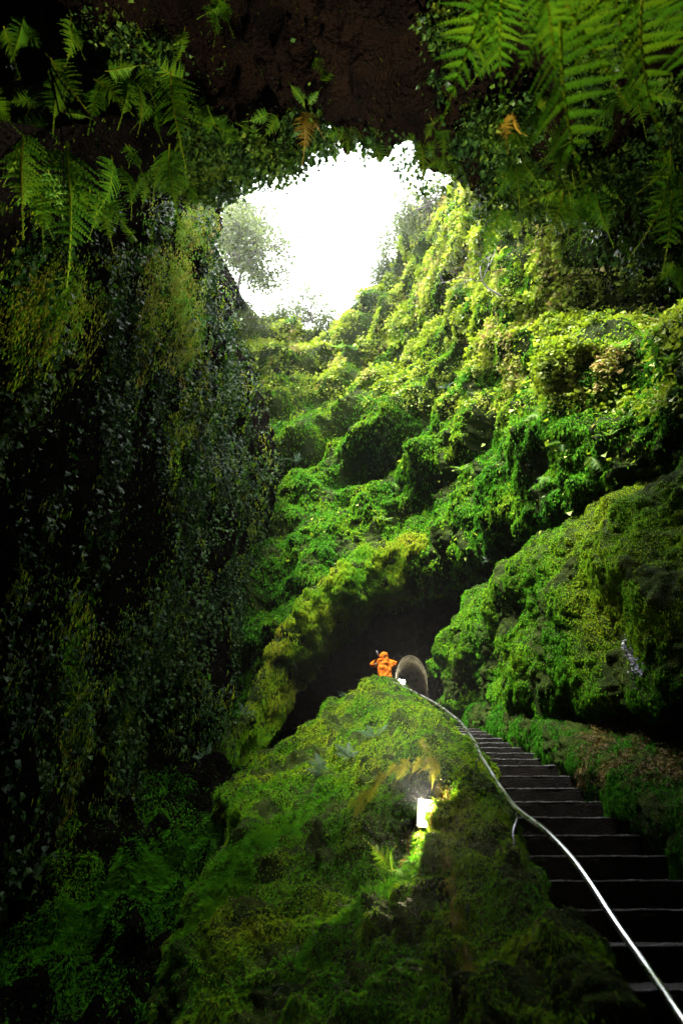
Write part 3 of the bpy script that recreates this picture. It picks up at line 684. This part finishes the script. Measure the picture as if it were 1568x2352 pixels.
leaves('lw', p, q, (.018 + d * .0040) * rng.choice([.5, .8, 1, 1.7], len(p), p=[.3, .3, .3, .1]), tintn(p, .34, .4, .9, .16), 1.3, .5, .3)
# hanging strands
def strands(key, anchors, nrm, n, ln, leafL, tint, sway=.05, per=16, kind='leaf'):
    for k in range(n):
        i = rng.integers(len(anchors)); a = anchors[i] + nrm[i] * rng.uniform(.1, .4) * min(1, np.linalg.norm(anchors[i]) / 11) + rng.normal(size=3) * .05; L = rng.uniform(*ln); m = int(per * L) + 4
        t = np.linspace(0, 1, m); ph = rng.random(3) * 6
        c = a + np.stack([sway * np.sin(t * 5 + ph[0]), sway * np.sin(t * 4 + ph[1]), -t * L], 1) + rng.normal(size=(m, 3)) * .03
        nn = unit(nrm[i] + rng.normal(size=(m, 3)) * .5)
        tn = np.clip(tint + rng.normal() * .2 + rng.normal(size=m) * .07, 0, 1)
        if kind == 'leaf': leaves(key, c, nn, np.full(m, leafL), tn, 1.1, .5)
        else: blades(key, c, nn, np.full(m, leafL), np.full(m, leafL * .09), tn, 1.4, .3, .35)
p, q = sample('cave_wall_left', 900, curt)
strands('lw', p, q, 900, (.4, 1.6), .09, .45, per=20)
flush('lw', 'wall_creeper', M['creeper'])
def drape(p, n):
    X, Y, d = PX(p); return np.exp(-((X - 425 - 18 * np.sin(Y / 60)) / 20) ** 2) * (Y > 470) * (Y < 1020) * np.clip(fbm(p, .7, 2) * 4 + .7, .03, 1) + .35 * np.exp(-((X - 345) / 22) ** 2) * (Y > 560) * (Y < 800) + .08 * np.exp(-((X - 175) / 18) ** 2) * (Y > 1350) * (Y < 1700) + .5 * np.exp(-((X - 100) / 60) ** 2 - ((Y - 680) / 60) ** 2)
p, q = sample('cave_wall_left', 1500, drape)
strands('dr', p, q, 760, (.3, 1.3), .085, .66, sway=.10, per=60, kind='b')
p, q = sample('cave_wall_left', 80000, lambda p, n: drape(p, n) + .35 * curt(p))
blades('dr', p, q, .05 + dist(p) * .006, .004 + dist(p) * .0006, tintn(p, .6, .3, .6), 1.3, .5, .5)
flush('dr', 'hanging_moss', M['moss'])
# growth along the rim of the roof
def rim_d(p, n):
    X, Y, d = PX(p); L = (X < 520) & (Y > 60) & (Y < 700); R = (X > 1010) & (Y < 620); C = (Y > 215) & (Y < 460)
    dark = (X > 380) & (X < 740) & (Y < 250) | (X > 740) & (X < 1015) & (Y < 290)
    return (L * 1.2 + R * .8 + C * 1.6 + .01) * np.clip(fbm(p, .8, 2) * 4 + .6 + .8 * (L & (Y > 260)), .02, 1) * np.where(dark, .02, 1)
p, q = sample('cave_roof', 60000, rim_d, dpow=1.5)
p = p + q * rng.uniform(0, .3, (len(p), 1))
leaves('rf', p, q, .035 + dist(p) * .004, tintn(p, .5, .35, .7, .12), .9, .6)
p, q = sample('cave_roof', 350, rim_d, dpow=1.5)
strands('rf', p, q, 350, (.15, .6), .055, .6, per=34)
flush('rf', 'roof_creeper', M['leaf'])
p, q = sample('cave_roof', 70000, lambda p, n: rim_d(p, n) + .04 * np.clip(fbm(p, .5, 2) * 5, 0, 1), dpow=1.5)
blades('rm', p, q, .03 + dist(p) * .004, .003 + dist(p) * .0004, tintn(p, .55, .3, .6), 1.1, .6, .5)
flush('rm', 'roof_moss', M['moss'])

# dry roots and moss along the parapet's crest edge, yellowed to stand in for lamplight
def edge_d(pts, wd):
    pp = [P(*c) for c in pts]
    def f(p, n): return np.max([np.exp(-(segd(p, a, b) / wd) ** 2) for a, b in zip(pp[:-1], pp[1:])], 0)
    return f
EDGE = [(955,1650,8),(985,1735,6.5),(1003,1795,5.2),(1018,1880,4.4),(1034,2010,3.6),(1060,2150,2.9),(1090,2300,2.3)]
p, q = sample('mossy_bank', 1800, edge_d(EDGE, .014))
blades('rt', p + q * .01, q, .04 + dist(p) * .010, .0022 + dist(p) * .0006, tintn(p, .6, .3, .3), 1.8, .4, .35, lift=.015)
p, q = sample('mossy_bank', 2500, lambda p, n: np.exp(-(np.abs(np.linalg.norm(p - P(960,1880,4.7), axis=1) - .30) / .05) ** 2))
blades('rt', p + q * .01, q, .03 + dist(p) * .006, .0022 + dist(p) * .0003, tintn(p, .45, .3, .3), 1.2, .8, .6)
flush('rt', 'lamp_toned_dry_roots', M['dry'])
tw = MB()
for k in range(60):     # fallen twigs
    X, Y = rng.uniform(560, 1100), rng.uniform(1950, 2330)
    G, N = SOLID['mossy_bank']; Xg, Yg, dg = PX(G); i = np.argmin((Xg - X) ** 2 + (Yg - Y) ** 2); a = G.reshape(-1, 3)[i] + N.reshape(-1, 3)[i] * .025
    d_ = unit(rng.normal(size=3)); d_ = unit(d_ - N.reshape(-1, 3)[i] * np.dot(d_, N.reshape(-1, 3)[i])); L = rng.uniform(.05, .22)
    tw.tube(cr(np.array([a, a + d_ * L * .5 + rng.normal(size=3) * .012, a + d_ * L + rng.normal(size=3) * .01]), 6), [.0022, .002, .0018, .0015, .001, .0006], 5)
tw.build('fallen_twigs', M['bark'], kind='stuff')

# ------------------------------------------------------------------ ferns: fronds as (base X, Y, d) -> (tip X, Y, d)
G1 = 'ferns hanging from the cave roof'
FL = [
 ('large bright fern with two broad overlapping fronds hanging lowest at the left of the roof', [((165,330,4.6),(150,605,4.3)), ((110,400,4.7),(80,540,4.4)), ((170,420,4.6),(215,500,4.4))]),
 ('broad bright fern with a pointed frond hanging at the left corner of the sky opening', [((395,330,5.2),(402,500,5)), ((380,360,5.3),(345,450,5.2)), ((405,370,5.3),(440,450,5.2))]),
 ('fern with one stacked upright frond of comb-like leaflets above the left corner of the opening', [((400,160,5.2),(398,345,5)), ((410,220,5.3),(440,270,5.2))]),
 ('pale green fern lit from above near the thin dark stems at upper left', [((120,130,4.4),(185,250,4.3)), ((150,260,4.5),(215,275,4.5)), ((140,180,4.5),(120,290,4.4))]),
 ('fern with long comb leaflets below the thin dark stems at upper left', [((215,180,4.8),(300,260,4.7)), ((225,200,4.8),(200,300,4.6)), ((240,160,4.8),(330,150,4.8))]),
 ('dull olive fern drooping at the far left edge of the picture', [((70,290,4.4),(45,520,4.2)), ((60,320,4.4),(10,420,4.3))]),
 ('cool green fern cut off by the left edge', [((-30,200,3.6),(35,300,3.5)), ((-40,230,3.6),(-5,290,3.5))]),
 ('small fern hanging alone from the dark ceiling left of the brown rock', [((425,60,4.3),(402,160,4.2)), ((430,80,4.3),(385,110,4.2))]),
 ('narrow fern pair hanging from the top edge left of the brown ceiling rock', [((500,-20,4.2),(530,70,4.1)), ((480,10,4.2),(492,100,4.1)), ((520,0,4.2),(455,40,4.1))]),
 ('green fern pressed against the top left corner ceiling', [((60,40,4),(30,130,3.9)), ((10,60,4),(40,170,3.9)), ((50,60,4),(100,120,4))]),
 ('upright leafy fern sprig over the brown ceiling ledge at upper left', [((165,40,4.4),(160,150,4.4)), ((170,60,4.4),(190,130,4.4))]),
 ('fern clump under the mossy ledge between the comb fern and the dark stems', [((300,170,5),(270,290,4.9)), ((330,150,5),(350,230,4.9)), ((310,180,5),(320,300,4.9))]),
 ('shaded brownish fern between the two largest hanging ferns on the left', [((260,360,5),(240,490,4.9)), ((280,380,5),(310,480,4.9)), ((290,330,5),(330,400,4.9))]),
 ('fern low on the left wall just above the hanging leaf curtain', [((230,440,5.2),(210,540,5.1)), ((250,450,5.2),(290,540,5.1)), ((240,470,5.2),(250,560,5.1))]),
 ('short bright fern above the small dark gap at the left roof rim', [((350,230,5.4),(300,300,5.3)), ((360,250,5.4),(370,330,5.3))]),
 ('yellow-green fern on the rim left of the orange frond', [((640,265,6.4),(605,315,6.3)), ((620,262,6.4),(565,280,6.3)), ((650,270,6.4),(655,300,6.3))]),
 ('fern with upright yellow fronds above the middle of the opening', [((700,240,6.3),(660,185,6.2)), ((705,240,6.3),(740,205,6.2)), ((700,250,6.3),(690,215,6.2))]),
 ('dark comb fern hanging into the sky left of centre of the rim', [((795,290,6.5),(795,365,6.4)), ((805,290,6.5),(840,340,6.4)), ((790,290,6.5),(770,330,6.4))]),
 ('small fern with drooping tip silhouetted at the middle of the rim', [((860,320,6.6),(882,405,6.5)), ((850,320,6.6),(835,370,6.5))]),
 ('thin fern spray hanging alone into the sky at the right part of the rim', [((965,315,6.7),(972,415,6.6)), ((980,310,6.7),(1005,385,6.6)), ((955,310,6.7),(915,345,6.6))]),
 ('bright yellow-green fern at the right corner of the sky opening', [((1050,360,6.8),(1030,430,6.7)), ((1060,360,6.8),(1100,400,6.7)), ((1055,370,6.8),(1075,440,6.7))]),
 ('dark comb fern just right of the bright right corner of the opening', [((1190,370,5.6),(1185,470,5.5)), ((1180,370,5.6),(1130,460,5.5)), ((1200,370,5.6),(1245,440,5.5))]),
 ('sharp bright fern fanned out below the blurred fern on the right', [((1290,440,4.6),(1262,575,4.5)), ((1300,430,4.6),(1215,470,4.5)), ((1305,440,4.6),(1315,540,4.5)), ((1280,415,4.6),(1225,415,4.5))]),
 ('dim fern spreading to the right of the sharp bright fern', [((1370,430,4.7),(1400,560,4.6)), ((1360,430,4.7),(1320,560,4.6)), ((1380,420,4.7),(1430,470,4.6))]),
 ('tall deep green fern hanging along the right edge', [((1540,330,4.2),(1500,560,4.1)), ((1550,420,4.2),(1520,600,4.1)), ((1530,350,4.2),(1470,440,4.1)), ((1560,380,4.2),(1590,560,4.1))]),
 ('small deep green fern low on the right edge above the black recess', [((1545,600,4.6),(1500,660,4.5)), ((1550,610,4.6),(1560,690,4.5))]),
 ('large blurred fern hanging closest to the viewer with wide spaced leaflets', [((1275,60,1.75),(1352,445,1.65)),]),
 ('blurred dense fern in front of the ceiling at upper right', [((1240,-60,1.9),(1270,230,1.8)), ((1290,-40,1.9),(1395,215,1.8)), ((1260,0,1.9),(1190,180,1.85))]),
 ('blurred fern with yellow lit leaflets beside the brown ceiling rock', [((1130,-60,2.1),(1035,285,2.0)), ((1140,-40,2.1),(1100,130,2.0)), ((1150,-40,2.1),(1160,220,2.0))]),
 ('blurred fern hanging from the top right corner', [((1480,-60,1.8),(1505,300,1.7)), ((1550,-60,1.8),(1600,260,1.7)), ((1440,-60,1.8),(1370,60,1.75))]),
 ('blurred dark fern at the top edge right of centre', [((1400,-120,1.9),(1450,130,1.8)), ((1350,-120,1.9),(1330,60,1.85))]),
]
for lab, fr in FL: hang_fern(fr, lab, G1, FMW if 'blurred' in lab and 'dense' not in lab else FM)
hang_fern([((700,260,6.3),(697,355,6.2)), ((690,255,6.3),(740,300,6.2))], 'withered orange fern hanging over the middle left of the sky opening', G1, FMd)
hang_fern([((1170,260,3.4),(1150,330,3.3)), ((1175,260,3.4),(1200,320,3.3))], 'withered pinkish fern tuft between the blurred ferns and the brown rock', G1, FMd)
hang_fern([((760,160,5.4),(735,200,5.3)), ((725,130,5.4),(740,175,5.3))], 'tiny olive fern sprig on the brown ceiling rock above the opening', G1)
G2 = 'ferns growing on the mossy slope'
RS = [
 (1270,965,11.5,.75,8,'bright green fern rosette in the middle of the right slope'), (1340,905,10.1,.6,7,'green fern above the bright rosette on the right slope'),
 (1430,800,9.2,.6,7,'fern standing on the ledge below the black recess at right'), (1500,770,8.3,.55,7,'large fern at the right end of the ledge below the black recess'),
 (1540,830,7.8,.5,6,'fern at the right edge below the ledge ferns'), (1370,830,10.1,.5,6,'fern at the left end of the ledge below the black recess'),
 (1150,900,16,.7,7,'yellow-green fern left of the bright rosette'), (1060,1080,15.6,.7,7,'fern in the bright moss hollow at mid slope'),
 (880,1195,17.8,.7,6,'long-fronded fern above the mossy overhang'), (960,860,24,.8,7,'pale fern cluster under the steep right wall'),
 (850,905,25.3,.8,6,'small pale fern left of the dark pocket'), (1180,1000,12.8,.6,6,'fern among moss above the dark overhang at right'),
 (1040,1020,17.5,.6,6,'tiny fern beside the bright moss hollow'), (780,800,30,1.1,7,'fern near the hazy bushes at the far rim'),
 (1150,600,16.6,.8,7,'vivid yellow-green fern on the steep right wall'), (1170,660,16,.7,6,'vivid fern just below the highest wall fern'),
 (1120,720,17.6,.7,6,'fern on the steep wall under the bare branch'), (1400,1000,8.2,.4,5,'small fern on the shaded moss at far right')]
for X, Y, d, sz, nf, lab in RS: rosette(X, Y, d, sz * .62, nf, lab, G2)
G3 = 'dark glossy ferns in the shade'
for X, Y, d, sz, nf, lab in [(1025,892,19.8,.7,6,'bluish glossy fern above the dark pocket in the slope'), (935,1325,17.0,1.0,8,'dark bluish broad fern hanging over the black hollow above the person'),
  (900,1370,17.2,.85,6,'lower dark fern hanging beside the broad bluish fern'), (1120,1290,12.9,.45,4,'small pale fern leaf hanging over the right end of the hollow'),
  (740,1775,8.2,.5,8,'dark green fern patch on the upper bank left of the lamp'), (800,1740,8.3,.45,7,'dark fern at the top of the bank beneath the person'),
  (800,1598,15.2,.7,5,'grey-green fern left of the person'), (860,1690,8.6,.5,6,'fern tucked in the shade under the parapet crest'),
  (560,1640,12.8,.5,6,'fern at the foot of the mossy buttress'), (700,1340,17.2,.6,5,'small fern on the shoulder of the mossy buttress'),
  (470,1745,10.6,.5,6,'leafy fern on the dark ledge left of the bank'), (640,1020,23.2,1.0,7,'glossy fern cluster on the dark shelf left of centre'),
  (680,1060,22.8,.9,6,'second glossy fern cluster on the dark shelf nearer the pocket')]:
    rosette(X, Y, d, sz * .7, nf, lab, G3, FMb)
# ferns round the lamp
rng = np.random.default_rng(99); random.seed(99)
arc = cr(np.array([(1000,1740,4.9),(950,1738,4.85),(900,1762,4.8),(862,1800,4.75),(838,1835,4.7)]), 8)
hang_fern([(tuple(arc[i]), (arc[i][0] - 42 + 8 * (i % 2), arc[i][1] + 34 + 16 * (i % 3), arc[i][2] - .06)) for i in range(8)] + [((1002,1745,4.9),(990,1815,4.8)), ((1000,1740,4.9),(1012,1790,4.85))], 'golden fern with small fronds arching over the glowing lamp', 'ferns round the lamp', FMG)
hang_fern([((900,2000,4.3),(852,1930,4.15)), ((900,2000,4.3),(905,1945,4.15)), ((900,2000,4.3),(860,1990,4.1)), ((900,2000,4.3),(925,2005,4.1))], 'small upright yellow fern on the moss left below the lamp', 'ferns round the lamp')
hang_fern([((975,1905,4.75),(962,1945,4.6)), ((978,1905,4.75),(990,1950,4.6)), ((972,1905,4.75),(940,1930,4.6))], 'tiny bright fern directly under the glowing lamp', 'ferns round the lamp')
hang_fern([((890,1850,4.9),(875,1905,4.8)), ((900,1830,4.9),(905,1870,4.8))], 'shaded yellow fern left of the glowing lamp', 'ferns round the lamp')

# ------------------------------------------------------------------ tree, branch and bushes at the rim
def grow(mb, tips, a, d, L, r, lv, spread=.55, up=.15, rf=.55):
    pts = [a]; dd_ = np.array(d, float)
    for i in range(5): dd_ = unit(dd_ + rng.normal(size=3) * .2 + np.array([0, 0, up * .3])); pts.append(pts[-1] + dd_ * L / 5)
    mb.tube(pts, list(np.linspace(r, r * .6, 6)), 5, cap=False)
    if lv == 0: tips.append((pts[-1], dd_)); tips.append((pts[3], dd_)); return
    for k in range(3 if lv > 2 else rng.integers(2, 5)):
        grow(mb, tips, pts[rng.integers(2, 6)], unit(dd_ + rng.normal(size=3) * spread), L * rng.uniform(.62, .85), r * rf, lv - 1, spread, up, rf)
TREE_SEED = 26
rng = np.random.default_rng(TREE_SEED)
treeleaf = leafmat('tree_leaf', [(0, (.05, .07, .03)), (1, (.11, .14, .04))], .5, .4, .2)
def tree(b0, d, L, r, lv, label, leafn=8, ls=.10, spread=.6, name='tree', cat='tree', mat=None, ln=.35, rf=.55):
    b0 = np.array(b0); root = tag(bpy.data.objects.new(name, None), label, cat); link(root); root.location = tuple(b0)
    mb, tips = MB(), []; grow(mb, tips, np.zeros(3), unit(np.array(d, float)), L, r, lv, spread, .15, rf)
    mb.build('trunk', M['bark'], root, smooth=True)
    p = np.concatenate([np.repeat(t[0][None], leafn, 0) for t in tips]) + rng.normal(size=(len(tips) * leafn, 3)) * ln
    leaves('tr', p, unit(rng.normal(size=p.shape)), np.full(len(p), ls), rng.random(len(p)), .2, .8)
    o = flush('tr', 'crown', mat or treeleaf, parent=root, kind=None); return root
tree(P(548,700,30), P(566,560,29.5) - P(548,700,30) + np.array([0,0,.0]), 2.35, .11, 6, 'fine-twigged hazy tree leaning out over the left rim of the shaft', 8, .14, .62, ln=.35, rf=.72)
tree(P(1150,680,15.6), P(1060,600,16.5) - P(1150,680,15.6), 1.3, .03, 3, 'bare crooked branch reaching out from the steep right wall', 2, .07, .6, name='branch', cat='branch', ln=.12)
rng = np.random.default_rng(5)
def bush(X, Y, d, r, label, n=2600):
    b0 = P(X, Y, d); root = tag(bpy.data.objects.new('bush', None), label, 'bush', 'bushes on the far rim of the shaft'); link(root); root.location = tuple(b0)
    mb = MB(); lobes = []
    for k in range(9):
        t = unit(rng.normal(size=3) + np.array([0, 0, .9])) * r * rng.uniform(.4, .95); lobes.append(t)
        mb.tube(cr(np.array([np.zeros(3), t * .5 + rng.normal(size=3) * .1 * r, t]), 6), list(np.linspace(.03, .008, 6) * r), 5, cap=False)
    mb.build('stems', M['bark'], root)
    L_ = np.array(lobes); i = rng.integers(0, 9, n); o = unit(rng.normal(size=(n, 3))); p = L_[i] + o * r * .42 * rng.random((n, 1)) ** .4
    leaves('bu', p, o, np.full(n, .075 * r ** .4 * 1.4), rng.random(n), .2, .6); flush('bu', 'foliage', treeleaf, parent=root, kind=None)
for a in [(650,745,34.5,1.5,'low hazy bush at the left end of the far rim'), (715,735,35,2.0,'round hazy bush standing tallest on the far rim'), (770,755,35,1.4,'small hazy bush right of the round bush'),
          (850,700,33.5,1.6,'pale bush where the right slope meets the sky low down'), (900,640,32.5,1.5,'pale bush halfway up the sky edge of the right slope'), (930,560,31,1.5,'misty bush on the sky edge above the halfway bush'),
          (985,470,26,1.5,'misty dark bush highest on the sky edge of the right slope'), (560,730,28,1.2,'dark leafy bush under the hazy tree')]: bush(*a)
# thin dark stems across the ferns at upper left
for k, (a, b, c) in enumerate([((75,90,3.6),(135,250,3.6),(140,420,3.7)), ((95,110,3.6),(160,260,3.6),(235,400,3.8)), ((90,100,3.6),(150,200,3.6),(250,310,3.7)), ((110,130,3.6),(142,300,3.6),(148,440,3.7))]):
    b_ = MB(); b_.tube(cr(np.array([P(*a), P(*b), P(*c)]), 16), list(np.linspace(.007, .003, 16)), 6)
    b_.build('stem', M['cave_black'], smooth=True, label='thin dark bare stem ' + ['hanging straight down left of the other stems', 'reaching furthest down across the bright ferns', 'slanting furthest to the right across the ferns', 'hanging lowest beside the straight stem'][k], cat='stem', group='thin stems across the ferns')

# ------------------------------------------------------------------ misty air
hz = MB(); hz.box((0, 15, 19), (15, 29, 28)); hm = bpy.data.materials.new('mist'); hm.use_nodes = True
hm.node_tree.nodes.clear(); pv = hm.node_tree.nodes.new('ShaderNodeVolumePrincipled'); mo_ = hm.node_tree.nodes.new('ShaderNodeOutputMaterial')
pv.inputs['Color'].default_value = (.95, .96, 1, 1); pv.inputs['Density'].default_value = .0007; pv.inputs['Anisotropy'].default_value = .86
hm.node_tree.links.new(pv.outputs[0], mo_.inputs['Volume'])
hz.build('haze', hm, kind='stuff')

def ordinal(k): return '%d%s' % (k, 'th' if 10 <= k % 100 <= 20 else {1: 'st', 2: 'nd', 3: 'rd'}.get(k % 10, 'th'))
def fringe(name, n, dens, label, group, size=(.25, .5), kindm=FM, nf=(2, 5), lift=(.0, .25)):
    p, q = sample(name, n, dens, dpow=1.6); od = np.argsort(PX(p)[0]); p, q = p[od], q[od]
    for j, (a, b) in enumerate(zip(p, q)):
        a = a + b * rng.uniform(*lift); root = tag(bpy.data.objects.new('fern', None), label + ', ' + ordinal(j + 1) + ' from the left', 'fern', group); link(root); root.location = tuple(a)
        for k in range(rng.integers(*nf)):
            o = bpy.data.objects.new('frond', random.choice(kindm)); link(o)
            dv = unit(np.array([0, 0, -1.0]) + b * rng.uniform(0, .6) + rng.normal(size=3) * .45)
            orient(o, np.zeros(3), dv, unit(-a) + rng.normal(size=3) * .35, rng.uniform(*size), rng.uniform(.9, 1.2)); o.parent = root
def dl(p, n):
    X, Y, d = PX(p); return ((X > 0) & (X < 480) & (Y > 90) & (Y < 560)) * 1.0 * (~((X < 150) & (Y > 330) & (Y < 400)))
fringe('cave_roof', 30, dl, 'small green fern under the roof left of the opening', 'small ferns under the roof left of the opening')
fringe('cave_wall_left', 16, dl, 'small fern hanging on the upper left wall under the roof ferns', 'small ferns on the upper left wall')
fringe('cave_roof', 28, lambda p, n: ((PX(p)[0] > 1020) & (PX(p)[0] < 1560) & (PX(p)[1] > 60) & (PX(p)[1] < 560)) * 1.0, 'small green fern under the roof right of the opening', 'small ferns under the roof right of the opening')
fringe('cave_roof', 26, lambda p, n: ((PX(p)[0] > 520) & (PX(p)[0] < 1060) & (PX(p)[1] > 270) & (PX(p)[1] < 400)) * 1.0, 'small fern along the rim of the sky opening', 'small ferns along the rim of the opening', (.18, .38))
fringe('mossy_slope', 44, lambda p, n: ((PX(p)[0] > 700) & (PX(p)[1] > 760) & (PX(p)[1] < 1250)) * np.clip(n[:, 2] + .3, .05, 1), 'small fern in the moss of the bright slope', 'small ferns on the bright slope', (.22, .5), FM, (3, 6), (0, .1))

p, q = sample('retaining_wall', 9000, lambda p, n: ((PX(p)[0] > 1330) & (PX(p)[1] < 1800)) * np.clip(fbm(p, .3, 2) * 4 + .8, 0, 1) + 0.0)
blades('eb', p + q * .03, q, .05 + dist(p) * .006, .003 + dist(p) * .0003, tintn(p, .08, .25, .3), .6, .4, .8)
flush('eb', 'dead_twigs_and_earth', M['dry'])

p, q = sample('mossy_boulder', 700, lambda p, n: np.exp(-(segd(p, P(1435,1465,6.2), P(1475,1545,5.6)) / .06) ** 2), dpow=0)
leaves('mc', p + q * .03, q, np.full(len(p), .018), rng.random(len(p)), .5, .8)  # small pale glossy flecks in a short strip on the boulder
fleck_mat = leafmat('pale_glossy_fleck', [(0, (.10, .09, .13)), (1, (.35, .33, .42))], .25, .0, .8)
flush('mc', 'pale_boulder_flecks', fleck_mat)

fringe('cave_roof', 22, lambda p, n: ((PX(p)[0] > 20) & (PX(p)[0] < 470) & (PX(p)[1] > 140) & (PX(p)[1] < 430)) * 1.0, 'larger fern with broad fronds in the mass left of the opening', 'larger ferns left of the opening', (.5, .85), FM, (2, 4), (.1, .7))
fringe('cave_roof', 16, lambda p, n: ((PX(p)[0] > 1040) & (PX(p)[0] < 1560) & (PX(p)[1] > -40) & (PX(p)[1] < 380)) * 1.0, 'larger fern with broad fronds in the mass right of the opening', 'larger ferns right of the opening', (.45, .8), FM, (2, 4), (.1, .8))

p, q = sample('mossy_bank', 12000, edge_d(EDGE, .035))
blades('ce', p, q, .02 + dist(p) * .005, .002 + dist(p) * .0006, tintn(p, .72, .15, .3, .08), 1.1, .8, .5)  # yellow tint imitates the lamp's glow along the crest
flush('ce', 'lamp_toned_crest_moss', M['moss'])
